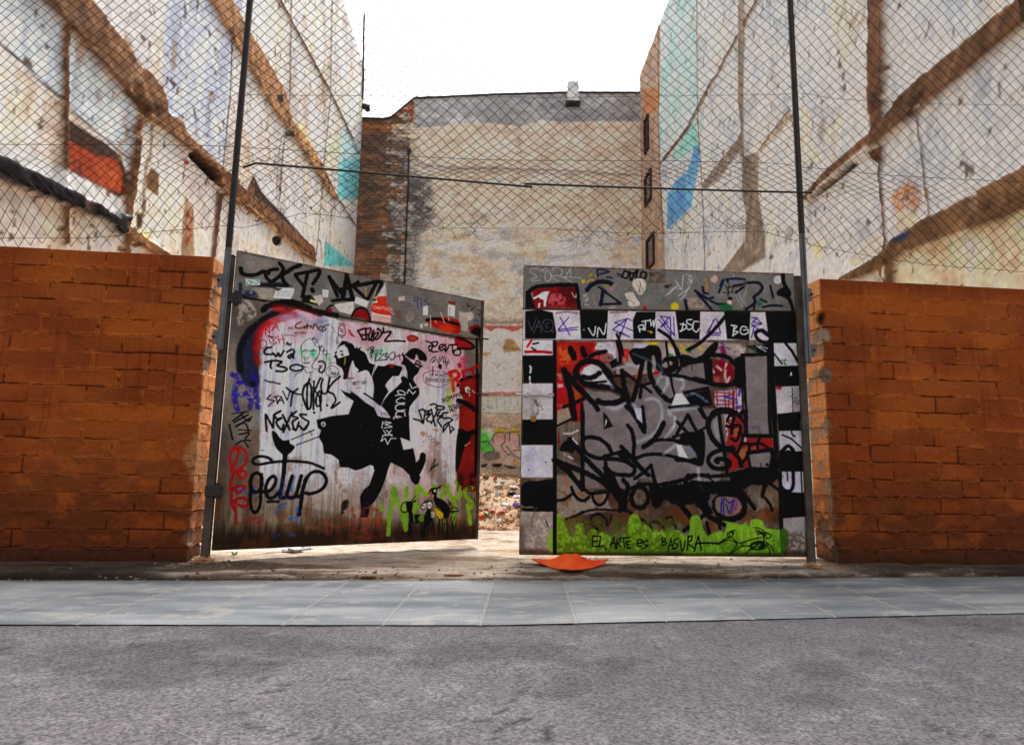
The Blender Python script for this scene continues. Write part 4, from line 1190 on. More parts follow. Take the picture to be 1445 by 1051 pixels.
s K 4.6 .9 550,185 525,155 460,138 405,150 390,185 430,205 520,192 650,178 760,180 870,195 975,238
s K 6 1 455,290 420,275 385,300 370,360 390,425 440,425 465,370 460,300
s K 5.5 1.1 462,290 455,400 452,520 430,585 405,600 380,570 368,490 375,400
s K 5.5 1 470,430 520,425 560,390 580,330 555,300 515,340 495,410 515,475 560,475 600,440
l K 8 .7 655,120 645,280
s K 6 1 645,280 625,400 615,470 650,480;715,300 685,400 670,460 700,480 745,455 790,300;745,455 770,470 800,440
s K 6.5 1 830,320 800,420 790,500 768,620
s K 5.5 1 815,340 870,275 940,265 990,310 990,370 940,420 870,445 825,440
l K 4 1 510,512 600,510
s b 5 1.5 ~0.8 %0.42 590,600 620,550 660,530;760,560 750,680;690,650 740,650;700,780 730,790
s b 6 2 ~0.6 %0.48 640,290 620,480;690,490 770,490;570,800 600,790
q a03a34 6 ~0.35 330,640 470,630 480,700 380,700
s b86a5a 4 2 ~0.5 830,720 920,730;990,650 1000,780;1000,690 1080,720
''')
# the stencilled dancing couple
gl.run('''
z 480 470 8.09
q K .5 -46,230 -30,165 -2,120 20,90 60,92 95,102 70,120 20,140 -20,165 -40,200
q K .5 50,135 110,110 150,135 175,175 192,145 203,175 240,155 228,190 285,225 318,300 340,340 400,370 380,440 358,492 325,440 290,422 230,440 190,452 212,420 170,380 150,320 125,300 110,262 98,220 85,175
p K .5 -65,205 -20,290 60,262 112,250 140,312 118,370 95,450 72,520 60,532 32,520 42,460 20,400 -2,385 -40,360
p c8b8c0 1 ~0.0 0,0 1,0 1,1
l a89048 2 .5 58,280 50,360
l 8a3a40 2 .5 110,380 80,515;80,517 150,515
s K 2 .4 0,210 15,203 28,215;-50,225 -40,215;10,240 25,245 35,250
s K 4 .4 22,245 26,247;-62,268 -56,272
p K .5 362,492 430,370 500,378 560,352 612,360 705,380 712,405 690,450 668,490 600,488 548,545 512,597 545,650 552,672 530,700 495,760 470,820 440,832 385,790 268,690 282,678 378,748 388,640 385,590 370,530
l e0dae0 1 .4 395,372 362,492
p K .5 0,640 60,672 122,690 122,658 200,712 290,790 390,852 402,880 428,942 470,958 545,968 575,965 570,955 530,900 470,832 505,760 560,690 640,622 700,560 720,542 765,520 830,530 870,590 902,640 905,690 880,735 830,790 795,840 785,900 782,1052 782,1230 600,1230 90,1000 98,925 112,878 155,775 60,712
q K .5 695,505 722,492 765,515 790,560 720,560 700,540
q K .5 700,360 702,335 722,300 705,238 716,222 735,248 785,198 845,170 915,188 972,238 992,290 975,322 940,312 905,310 885,262 868,243 850,300 815,298 770,270 745,258
p K .5 700,350 735,262 812,325 858,372 910,402 892,450 840,502 832,532 770,524 765,440 742,372
s K 2.6 .4 862,330 880,315 905,335 918,345
s K 3.6 .4 850,358 870,350 890,362;905,375 920,368
s K 1.6 .4 905,395 930,385 940,370
l 8c8488 .8 .4 740,255 800,300
q b02428 .7 565,362 595,350 612,372 600,400 570,395
s ece8ec 1.7 .4 632,712 690,700 738,705 740,680 700,655 655,665 690,710
s ece8ec 1.9 .4 735,745 700,735 650,760 645,790 690,800 735,795;735,815 690,810 640,830 635,870 680,885 738,875;738,900 680,890 640,910 640,960 690,975;740,915 735,1000 700,1022 640,1010 610,970 640,950 700,960 745,1010
l ece8ec 1.8 .4 795,575 820,630 875,610;765,685 785,640 830,695 860,665
l ece8ec 1.8 .4 490,1025 590,1025;520,1010 525,1060
z 440 560 6.18
p K .5 40,200 180,165 330,150 370,100 560,260 700,200 850,160 850,250 858,385 770,350 800,460 885,445 905,540 908,572 935,545 945,495 968,480 995,500 992,560 970,620 938,680 948,700 930,755 905,765 872,740 850,680 790,620 690,570 665,630 640,720 600,820 550,905 510,950 490,1050 425,1050 430,980 420,870 452,808 500,770 530,690 545,640 535,600 505,592 440,625 380,640 320,615 245,612 232,545 170,502 105,490 95,410 60,350 80,292 52,265
p 5a4c44 3 ~0.45 %0.5 640,720 600,820 550,905 510,950 490,1050 425,1050 430,980 420,870 452,808 500,770 530,690
p d2ccd4 .5 770,352 858,385 897,390 890,445 800,460
s ece8ec 1.7 .4 640,215 690,225 640,240 700,260 630,270;620,215 610,270
l ece8ec 1.7 .4 625,290 650,330;650,290 700,340;690,290 660,335;620,335 700,330;620,340 605,385 640,360 660,412 690,360 735,362
q c8c8d0 .5 80,235 95,215 118,225 118,250 98,260
q K .5 92,232 105,228 108,245 95,250
l K 1.3 .4 0,330 -20,295
z 300 480 6.57
q K .6 550,855 565,838 600,870 620,900 660,930 710,922 718,955 762,985 735,1030 700,1060 690,1090 660,1080 640,1050 590,1000 560,920
l K 1.8 .4 728,922 942,830;778,970 940,910 1010,885
z 480 470 8.09
p d0cad4 .5 122,658 205,640 268,688 380,770 455,832 490,848 535,900 572,962 560,966 545,962 520,940 505,958 488,938 478,958 455,945 435,946 418,905 402,880 388,845 290,790 200,712
l K 1 .4 465,905 475,935;490,905 508,935;515,905 540,940
l K 2.4 .5 270,688 330,722 380,752
t 505060 1 30 135 560 -4 GET_UP
l 70687a .8 .4 190,628 240,625
''')
gl.z = (440, 560, 6.18)
gl.spots((150, 142, 138), 150, 0.5, 1.5, (120, 180, 720, 640), 0.7)
gl.spots((110, 96, 84), 130, 0.6, 1.6, (430, 560, 680, 1000), 0.7)
gl.spots((180, 176, 170), 30, 0.6, 1.4, (560, 60, 850, 460), 0.7)
# green lettering and the painted birds
gl.run('''
z 480 620 5.84
s G 8 1 440,400 430,500 410,620 395,780
s G 8 1 440,400 470,500 510,600 540,740
s G 7 1 548,400 545,520 542,740
s G 7 1 640,385 625,480 610,620;640,380 680,430 720,450;600,560 680,550
s G 7 1 340,540 345,580
s G 7 1 770,380 790,385;880,375 850,430 840,480;880,380 900,450 950,540 930,680
s G 7 1 955,350 985,400 985,470 950,480;1090,400 1040,400 1030,460 1090,520 1080,560 1050,540;1050,540 1075,690
s G 6 1 1140,380 1130,500 1125,640
s 76a030 4 1 ~0.8 700,620 690,700;850,650 860,740;960,600 930,690
s 3a6a34 5 2 ~0.6 %0.45 250,560 270,690;340,660 350,730;100,570 120,640;30,530 20,600
q 302820 2 ^2 ~0.9 %0.35 20,510 70,500 60,560 10,620
q b84a3c 5 ^3 ~0.4 %0.5 60,560 320,560 360,800 100,800
s a85040 4 2 ~0.5 230,560 300,580;240,640 210,770
s K 2 .5 545,510 515,530 500,570 520,600 560,590
q K .6 545,515 590,510 600,545 585,600 560,600 545,560
s K 1.6 .4 580,510 600,490 620,465;590,515 625,495;590,520 622,510
p K .6 562,590 590,590 600,610 605,680 680,690 690,640 720,560 745,560 760,660 735,710 700,720 690,680 600,690 570,690
p 7a9a34 .6 605,610 690,615 690,670 605,675
p K .8 610,620 660,615 640,650 660,690 620,685
q d8dcd0 .6 665,545 680,525 700,530 700,560 680,570
q d8dcd0 .6 725,525 745,515 755,540 740,570 725,560
s K 1.8 .4 660,550 690,520 715,500 725,490;680,545 695,550;735,540 745,545;700,520 740,505 760,520;665,555 680,575 705,565
s K 2.4 .5 570,680 565,790;582,690 580,800
s K 2.6 .5 672,690 670,800;690,690 688,810;705,700 700,790;730,700 725,790;760,660 775,790;745,700 750,780
l e0dcd0 1.4 .4 750,600 775,600;752,615 778,615;752,635 780,630
q K .6 740,450 725,448 740,410 770,395 800,405 795,450 800,475 850,500 890,540 905,580 900,620 880,650 850,640 830,590 800,560 770,500 770,455
p b87068 .5 725,445 755,420 750,450
q c0cc60 .5 770,415 785,410 790,430 775,432
s K 1.6 .4 790,400 835,380;795,405 825,395
q c8b020 .6 780,560 820,570 850,610 850,640 825,655 795,625
s K 1.4 .4 780,555 845,600 850,645 825,658 790,625
s K 1.8 .4 895,580 940,560 970,570;905,590 950,590 975,590;900,595 940,605;900,540 890,500;915,540 905,515
s K 2 .4 820,660 812,790;848,650 842,770;880,640 885,785;860,690 855,740;930,690 940,640;915,640 935,770
s K 1.4 .4 740,260 770,180 785,160 775,210 750,240;750,235 800,200 805,210 770,230
s K 2 .6 740,255 760,230
l 8a7058 4 2 ~0.5 760,250 755,360
p 3a2420 3 ^3 ~0.8 %0.45 955,270 1110,270 1110,420 970,400
''')
gl.spots((90, 64, 44), 70, 0.6, 2.0, (0, 700, 1100, 850), 0.7)
gl.spots((60, 52, 50), 90, 0.4, 1.3, (760, 200, 960, 420), 0.7)
gl.spots((226, 222, 220), 25, 0.5, 1.4, (960, 20, 1100, 250), 0.7)
gl.z = (0, 0, 1)
gl.spots((70, 60, 58), 140, 0.4, 1.0, (345, 440, 660, 740), 0.6, 1.5)
gl.spots((120, 84, 60), 90, 0.4, 1.1, (310, 360, 670, 460), 0.6, 1.0)
gl.spots((206, 198, 190), 60, 0.4, 1.2, (310, 360, 670, 470), 0.5)
gl.run('''
l 3c2a20 2.2 .7 @-0.006 344,419 400,428 452,439 480,447 541,457 617,471 690,482
l 6a3e28 1 .6 %0.5 344,416 400,425 480,444 617,468 690,480
l 6c4a34 1.6 .8 %0.45 340,356 500,388 684,426
''')
rib_v = gl.pts('320,416 344,419 400,428 452,439 480,447 541,457 617,471 690,482')
ribz = np.interp(gl.U[0], rib_v[:, 0], rib_v[:, 1])
gl.h += 0.006 * (fbm(*shp, 0.7 / gl.cell, 0.5 / gl.cell, 2) - 0.5) + 0.003 * (gl.V > ribz[None])
GW = np.array([0.0, 0, 1])
gl.grain(0.02, 0.02); gl.grain(0.035, 0.15)
def build_gate(g, label, loc, gain, cuts, free_right):
    root = thing('metal_gate', label, 'gate', tuple(loc), 'graffiti covered gates')
    left = np.ones((g.ny, g.nx), bool)
    for nm, k in cuts:
        k = k & left; left &= ~k
        g.mesh(nm, M['sheet'], root, gain, k, True, 1.45)
    # angle-iron frame behind the sheet
    W_ = g.W; h0, h1 = g.H; p = g.p0; d = g.du; nn = g.n
    f = MB(); th = 0.045
    def bar(c0, c1, wv, dep=0.025):
        c0 = np.asarray(c0); c1 = np.asarray(c1); ax = (c1 - c0) / 2
        f.box((c0 + c1) / 2 - nn * (dep + 0.012), ax, wv, nn * dep, 0.004)
    bar(p + d * 0.02 + GW * 0.0, p + d * 0.02 + GW * (h0 - .004), d * 0.02)
    bar(p + d * (W_ - 0.02), p + d * (W_ - 0.02) + GW * (h1 - .004), d * 0.02)
    bar(p + d * 0.045 + GW * 0.022, p + d * (W_ - 0.045) + GW * 0.022, GW * 0.02)
    bar(p + d * 0.045 + GW * (h0 - 0.03), p + d * (W_ - 0.045) + GW * (h1 - 0.03), GW * 0.02)
    bar(p + d * 0.045 + GW * (h0 * 0.5), p + d * (W_ - 0.045) + GW * (h1 * 0.5), GW * 0.02)
    f.build('frame', M['rust'], root)
    return root
cuts = [('top_sheet', gl.V > ribz[None]), ('main_sheet', np.ones(shp, bool))]
GAIN_G = 1.6
GL = build_gate(gl, 'left sheet metal gate swung inward, with a stencilled dancing couple', gl.p0 + np.array([0, 0, -ZB_L]), GAIN_G, cuts, True)
b = MB(); c0 = gl.p0 + gl.du * (gl.W + 0.018); b.box(c0 + GW * gl.H[1] / 2 + gl.n * 0.004, gl.du * 0.017, gl.n * 0.02, GW * gl.H[1] / 2, 0.004)
b.build('edge_flange', M['brownpost'], GL)
for py in (478.5, 556.5):
    q = onp(682, py, gl.p0, gl.n) + gl.n * 0.03
    b = MB(); b.tube([q - gl.du * 0.12, q + gl.du * 0.06], 0.012, 8); b.build('latch_pin', M['dark'], GL)

# ---- right gate
a, du, n, W, H0, H1 = gate_frame((733.0, 782.5), (1139, 786), (739.8, 374.2), (1124, 386), ZB_R)
gr = Canvas(a, du, W, (H0, H1), 0.0052)
shp = (gr.ny, gr.nx)
T_ = gr.V / ((gr.H[0] + (gr.H[1] - gr.H[0]) * gr.U / W))
gr.col[:] = (122, 106, 96)
gr.mottle((150, 140, 130), 0.3, 0.5, 0.12, 0.7)
gr.mottle((92, 66, 48), 0.22, 0.56, 0.08, 0.7)
st2 = fbm(*shp, 0.5 / gr.cell, 0.016 / gr.cell, 3)
gr.blend(slice(None), sst(0.5, 0.62, st2) * 0.4, (92, 74, 62))
gr.run('''
z 0 0 1
p 86837f .6 735,370 1130,380 1130,439 1040,438 930,438 840,437 735,435
z 730 365 6.88
s b4b4b6 1.4 .5 200,100 140,95 120,130 160,150 190,180 140,200 150,220 215,210
s b4b4b6 1.4 .5 220,100 240,120 265,95 290,90 270,150 275,210 310,215 330,170 300,110;335,110 380,90 430,110 420,160 330,175 400,220;420,170 540,235
l b4b4b6 1.4 .5 460,185 515,95 520,180;440,180 615,185
p 8e2026 1 150,300 330,275 560,270 585,480 160,480
q 66181e 2 ~0.7 400,300 540,280 570,460 500,470
s K 7 1 100,330 180,275 300,262 430,255 570,255
l K 7 .8 575,255 600,490
p K 1 80,350 130,340 175,480 80,480
p dcd8da .6 ^.5 150,385 215,345 260,320 310,320 290,370 275,465 255,465 255,400 225,395 205,375 165,395
p b9d0e0 .8 235,330 265,320 260,350
p c8888c 2 ~0.7 %0.4 300,340 470,340 470,440 300,460
l d8d0d0 1.4 .5 530,330 545,365 570,380 570,345
p b4584a 3 ~0.5 %0.4 300,440 560,440 560,480 300,480
p e0d8d0 .6 205,430 225,435 215,480 200,470
s c8b428 3 1 ~0.9 630,215 650,210 640,235 630,215;680,225 720,205 760,225;810,205 840,250 890,255;700,170 720,150;760,170 762,160
s 303a60 3.4 1 780,170 780,110 850,115 890,130 800,150;870,180 920,190
s 282a40 8 1 675,305 720,255 800,225 900,235 905,245
l 282a44 6 1 830,320 810,450
l 282a44 4 .8 860,330 1005,435;800,445 1005,437;790,275 860,320
l 26283c 2 .8 800,445 825,320
p d08a94 3 ~0.6 870,290 920,270 970,240 920,310
l d8b0c0 1.2 .6 ~0.6 735,340 740,400 760,450;790,350 800,390
l d0cccc 1.2 .5 680,345 640,360 690,385;645,400 690,395 660,425;650,445 690,450
s 201e24 3.6 .7 1010,180 1040,120 1020,170 1060,190 1080,140 1050,120;1090,130 1100,210 1130,150 1100,140;1140,140 1170,110 1150,180 1190,190 1200,140;1210,130 1250,140 1240,190 1205,190
l 201e24 2.4 .5 970,145 985,170;990,145 1005,168;1285,140 1290,165;1310,140 1318,165
q d2c8bc .8 ^1 1130,210 1200,190 1245,230 1240,310 1190,350 1140,300 1120,250
q d2c8bc .8 ^1 1045,340 1120,330 1150,370 1190,440 1150,475 1090,470 1070,400
l 807870 .7 .4 1150,230 1200,330;1180,220 1220,310;1080,370 1140,450
l 3c342e 1 .4 1195,230 1185,330;1095,470 1170,465
p 6e5c4c 2 ^2 ~0.7 %0.4 1280,120 1440,120 1440,240 1280,240
s 2a8a76 3 1.2 ~0.7 %0.42 1240,330 1260,310;1330,410 1420,410;1360,345 1390,345;1060,410 1080,405;1260,230 1275,215
p b02828 1 1210,490 1240,450 1260,495
q a8a098 1 880,480 930,460 960,475 920,495
z 930 365 6.283
l b8b6b6 1.8 .7 60,330 130,260 195,270;80,320 160,240;140,190 200,275 215,150;170,330 265,265;185,370 240,310;240,300 290,200 260,180
l b0aeb0 1.4 .6 250,215 300,180;660,160 665,145;235,135 290,155 260,165;700,270 740,430;730,350 770,425
p c8a898 2 ^1.5 ~0.6 %0.4 240,350 400,340 400,440 230,440
s 1c1a20 2 .5 45,250 75,235 65,260 110,230
s 24264a 5 .8 320,285 380,330 430,360;230,370 250,460;340,310 420,400 470,460
s 24264a 4 .8 455,375 510,400 585,405;385,250 395,300 430,310
s 26305a 4 .8 430,360 480,345;530,300 570,190 540,240;600,190 610,210;595,185 680,178 760,185
s 26243a 5 .9 660,245 720,230 800,215 880,215 915,260 880,310 840,340 850,390 770,450
s 26243a 4 .8 680,300 750,250;850,330 840,450;985,240 1010,345;900,360 950,385;920,430 1000,415 1090,420
q d0b0a8 1 455,180 490,150 520,170 510,210 470,210
s d09030 3 1 ~0.8 410,175 425,230 420,290
s 2c2826 2 .5 %0.3 590,240 610,290 650,300;600,260 640,250 650,290;570,300 620,310;620,230 610,330
q 20202a 1 610,345 640,340 650,365 620,372
q e8c8b8 .8 605,375 640,370 640,410 610,405
q 287a4a 2.5 ~0.8 ^1 530,430 560,400 610,400 650,430 640,458 540,458
q 2a7a5a 3 ~0.7 870,390 900,370 910,410 880,430
s 2a7a5a 3 1.5 ~0.6 745,440 765,430
q d0c030 1.5 ^1 110,400 150,390 175,430 150,455 110,450
l b0a8a8 1.5 .8 ~0.7 680,320 730,440;745,340 790,230 740,215 680,225;770,300 750,350 780,420
q d0cece .8 1015,185 1035,155 1075,155 1090,195 1060,225 1030,220
q b88890 1 1030,350 1050,350 1045,370
s K 7 1 1095,125 1100,190 1120,250 1150,300 1140,325 1060,310 1090,290
s K 6 1 1120,330 1160,370 1190,470
q K 1.5 1060,280 1110,260 1140,310 1070,325
z 0 0 1
p ccc6ca .7 735,437 1130,440 1130,480 735,479
p K .8 741,439 762,437 780,441 785,470 784,478 741,478
p K .8 818,438 858,438 856,478 820,478
p K .8 893,452 898,440 925,440 925,478 894,478
p K .8 953,439 988,439 987,479 958,478
p K .8 1022,440 1059,440 1057,480 1026,478
p K .8 1080,440 1130,440 1132,486 1086,486
l 88808c 2 1.5 ~0.5 742,441 741,478
s 7a3040 3 1.5 ~0.5 785,442 800,440 815,442;862,441 885,440
l 5a4a48 1.5 .7 ~0.8 ^1 735,436 930,438 1130,439
z 730 365 6.88
l 6a6a72 1.6 .5 105,600 140,700 185,580;160,720 210,600 235,720;180,660 220,660
s 6a6a72 1.6 .5 240,640 270,595 330,600 350,650 320,705 260,700 235,650;310,620 275,640 285,670 300,665;330,690 350,715
l P 2 .4 415,570 510,740;500,570 395,690;395,690 585,665;400,705 580,688
s e4e2e2 2.2 .4 690,675 740,745 760,660;775,760 790,670 840,735 862,630
l e0e0e0 2 .5 645,690 648,692
l P 2 .4 945,620 1070,580 1110,600;945,620 1100,690 1120,700;1060,590 1010,720;925,690 1060,590;925,690 1090,760;1000,710 1090,762
l K 4 1.5 ~0.7 1000,720 990,770
l e0dede 2.2 .4 1175,660 1190,710;1180,650 1220,640 1230,690 1185,680;1210,610 1280,600;1245,600 1240,690;1290,590 1300,650 1320,600 1325,660 1345,580
p c8a428 .6 1250,700 1300,700 1320,715 1300,730 1285,715
z 930 365 6.283
l P 2 .4 5,510 90,520 20,600;0,540 110,680;20,520 135,680;100,520 105,680;130,515 135,680;15,610 80,560
s e4e2e2 2.2 .4 215,570 200,640 185,640;190,580 240,590 235,620 185,642;290,540 250,545 250,570 300,600 270,630 250,620;350,560 310,560 300,620 330,650 355,620
l P 2 .4 495,535 425,655 545,660;510,530 545,655;420,672 540,678;485,545 440,650
s e4e2e2 2.2 .4 640,590 665,600 655,685;645,590 690,600 660,635 700,650 655,680;780,610 740,600 720,640 740,670 785,660 790,630 750,632
l P 2 .4 820,525 870,525 830,560 915,578 820,600;820,575 950,685;845,600 820,700;870,530 910,575
# left column of the right gate
z 725 480 6.567
p d2ccd0 .6 80,0 395,0 395,140 80,140
l r 4 .6 125,60 165,0;110,105 340,112
s b82028 5 .7 110,108 230,106 345,115
l K 3 .6 180,35 230,25;165,70 200,90
p K .7 80,145 395,140 395,400 95,390
p cac4c6 .7 80,402 395,400 395,735 80,735
s e8e6e6 3 .5 150,240 160,260 152,300;148,340 150,370;150,390 155,400
p K .7 80,735 395,733 395,970 80,965
p cdc9cf 1 60,972 395,970 395,1270 60,1270
p b0b4c0 4 ~0.5 120,980 200,980 180,1270 90,1270
s 6a5040 3 2 %0.45 200,560 230,640 210,700;240,590 260,640
p a89c90 4 ~0.6 80,640 150,640 150,730 80,730
l 4a3428 2 .8 ~0.8 75,0 60,1270
z 725 630 5.837
q K 1 65,330 110,290 200,282 325,282 330,430 325,530 200,520 150,490 70,480
q K 1 70,505 200,510 325,515 325,535 100,530
p b9b0a6 1 ^1 60,540 330,535 325,880 40,880
p 948c84 4 ^3 ~0.7 %0.45 60,540 330,540 325,880 40,880
p 4a3626 4 ~0.7 40,840 330,850 330,890 30,890
p 6a5a4c 4 ~0.6 35,640 80,660 100,860 35,870
s 8a6a4c 3 1.5 ~0.7 190,500 150,590 150,660
l K 1.6 .6 %0.3 260,600 285,660
s K 1.6 .5 120,190 126,192;260,125 266,130
q G 3 ~0.7 ^2 %0.3 290,800 325,740 325,860 290,850
''')
gr.spots((70, 56, 46), 60, 0.5, 1.5, (60, 540, 320, 860), 0.8)
gr.run('''
# centre field: reds at the left
z 780 480 9.558
p b03028 1 45,20 560,20 700,300 850,600 420,650 420,1100 45,1100
p c25a34 5 ~0.8 %0.4 60,80 300,60 380,200 260,330 80,330
p cc7a40 4 ~0.6 %0.45 60,90 250,120 250,300 120,320
p a8182a 3 ~0.7 %0.42 280,40 540,40 520,200 380,300
p b8203c 3 ~0.8 %0.42 45,450 180,500 220,800 60,850
p ccb090 3 ~0.8 %0.45 50,430 130,460 120,540 55,520
p c6c2c8 1.5 ^1 600,25 860,25 860,300 800,200 700,150 560,120
p c07880 3 ~0.7 %0.42 560,130 740,150 850,290 720,300 560,250
p c8a0a8 3 ~0.6 %0.45 700,30 860,30 850,130 720,90
p c8c4c8 1 370,470 420,370 520,320 640,360 720,440 820,620 720,640 560,560 440,550
p c8b0b4 2 ~0.6 370,400 420,420 400,520 375,480
p b0a090 1 60,950 200,900 260,1050 60,1190
q b05c28 1 270,650 340,690 380,760 310,800
p b82832 1 310,870 380,850 380,1090 330,1060
p d8ccc8 1 ~0.8 ^2 %0.45 60,580 160,590 140,640 60,650;60,870 130,870 120,900 60,900
# upper middle: scraps of yellow, green, white
z 880 480 9.558
p a89a96 1 -100,30 1200,30 1200,260 1080,300 760,380 480,430 -100,500
p c4c0c8 2 ^2 150,40 330,40 330,110 130,100
p d0b428 1.2 ^1 300,25 470,25 440,75 330,60
s d0b428 4 1 %0.35 760,60 820,110;870,60 920,140;960,60 1010,90 1070,130;690,40 620,60;760,140 840,160
p c8c0bc 2 ^2 590,60 720,130 730,220 620,190
s 2a7a40 4 1 %0.35 840,130 940,125;600,180 680,220 740,230;860,150 900,155
s c02a2c 4 1 -20,130 60,140 130,190 220,260
s c0503a 6 1.5 ~0.8 0,200 60,160 160,200
p c43a34 1.5 ^2 %0.4 -60,120 80,120 60,300 -40,320
p b82a2c 1 390,400 490,430 470,465 410,465
p ece4e0 .8 385,405 420,405 410,430
p c2522c 1 150,500 220,390 200,550
# taupe field
z 780 480 9.558
p 8f8585 .8 420,660 560,690 780,700 900,760 960,820 1000,850 1147,1051 1147,2000 420,2000
z 880 480 9.558
p 8f8585 .8 -100,800 90,850 300,620 400,480 560,430 780,390 1070,300 1147,560 1147,620 800,700 900,860 620,920 1300,920 1330,1500 1300,1960 500,1960 300,1860 -300,1900 -300,800
z 880 580 9.558
p 8f8585 .8 0,0 1147,0 1147,720 1300,800 1300,860 900,920 450,980 400,820 180,700 0,500
z 980 480 9.558
p 908787 .6 668,225 975,215 995,1400 720,1400 690,600
p a99a96 2 200,40 620,40 700,180 620,230 400,180 200,180
s 8a2a62 9 2 ~0.9 380,100 390,180 380,300
s 6a50a0 3 1 %0.4 360,40 400,60;340,100 300,120;440,100 480,120;540,160 680,150
p c4b8b0 3 ^2 %0.42 560,60 700,100 680,190 560,180
p 8a2038 1.5 260,260 500,300 545,440 500,580 260,570
s cdb0a8 5 1 %0.35 430,320 410,480 430,560;300,350 360,400;240,400 260,430;470,500 440,580
p b87868 3 ~0.8 260,490 340,490 340,580 260,570
p 7a8a6a 2 ~0.5 360,470 400,470 400,560 360,560
p b02030 1 580,240 630,210 640,300 600,330
p cab8c4 2 ^1 270,680 520,680 640,640 650,1000 330,940 270,860
s 9c2438 2.2 .6 %0.3 280,700 500,720;280,760 520,740;290,800 500,830;300,870 520,860;340,910 640,920;300,690 310,850;400,690 420,900;470,690 460,900;560,650 570,950
s 5a58a8 5 1 %0.35 410,760 520,790;560,800 580,900;620,640 600,740;560,880 640,890
l 8a1c2c 4 .8 525,690 525,940
# panel of reds lower right
z 980 580 9.558
p 9c3838 1.5 ^1 430,40 660,40 680,330 1050,350 1050,520 720,560 740,750 470,800 470,560 430,420
p c8c0c2 1.5 ^2 %0.42 390,30 520,60 500,190 420,180 470,260 430,420
p a86a44 1 520,240 600,230 570,330 540,350
p b07a58 1.5 580,540 720,470 690,650 640,700
p a85a3c 1.5 730,480 850,470 840,520 730,540
q a8282c 1 480,590 570,620 590,690 560,770 480,790
p c8b4b0 1 %0.3 640,350 700,340 700,430 640,420
p a82428 1 880,390 1050,400 1050,510 960,480 870,450
p 918888 .7 740,570 1030,540 1020,640 990,755 760,750
p bcb4b8 1 ~0.5 245,160 310,80 340,400 280,340
s 6a5060 4 2 ~0.4 780,220 860,220 880,290
# lower field
z 780 670 8.028
p 9a9086 2 ^2 45,0 350,0 360,160 600,200 640,330 700,400 300,450 120,520 45,480
s a0642c 5 1.5 ~0.9 %0.42 60,180 130,200 200,280;70,380 110,390;220,440 240,410;300,210 350,240
l c46a4a 4 1.5 ~0.8 140,20 165,120
s 7a4a28 6 2 ~0.7 %0.45 250,500 330,480;650,480 780,440 840,480;700,600 780,620
''')
gr.mottle((128, 78, 40), 0.12, 0.6, 0.05, 0.7, 1.2, sst(0.28, 0.1, T_) * (gr.U > 0.38))
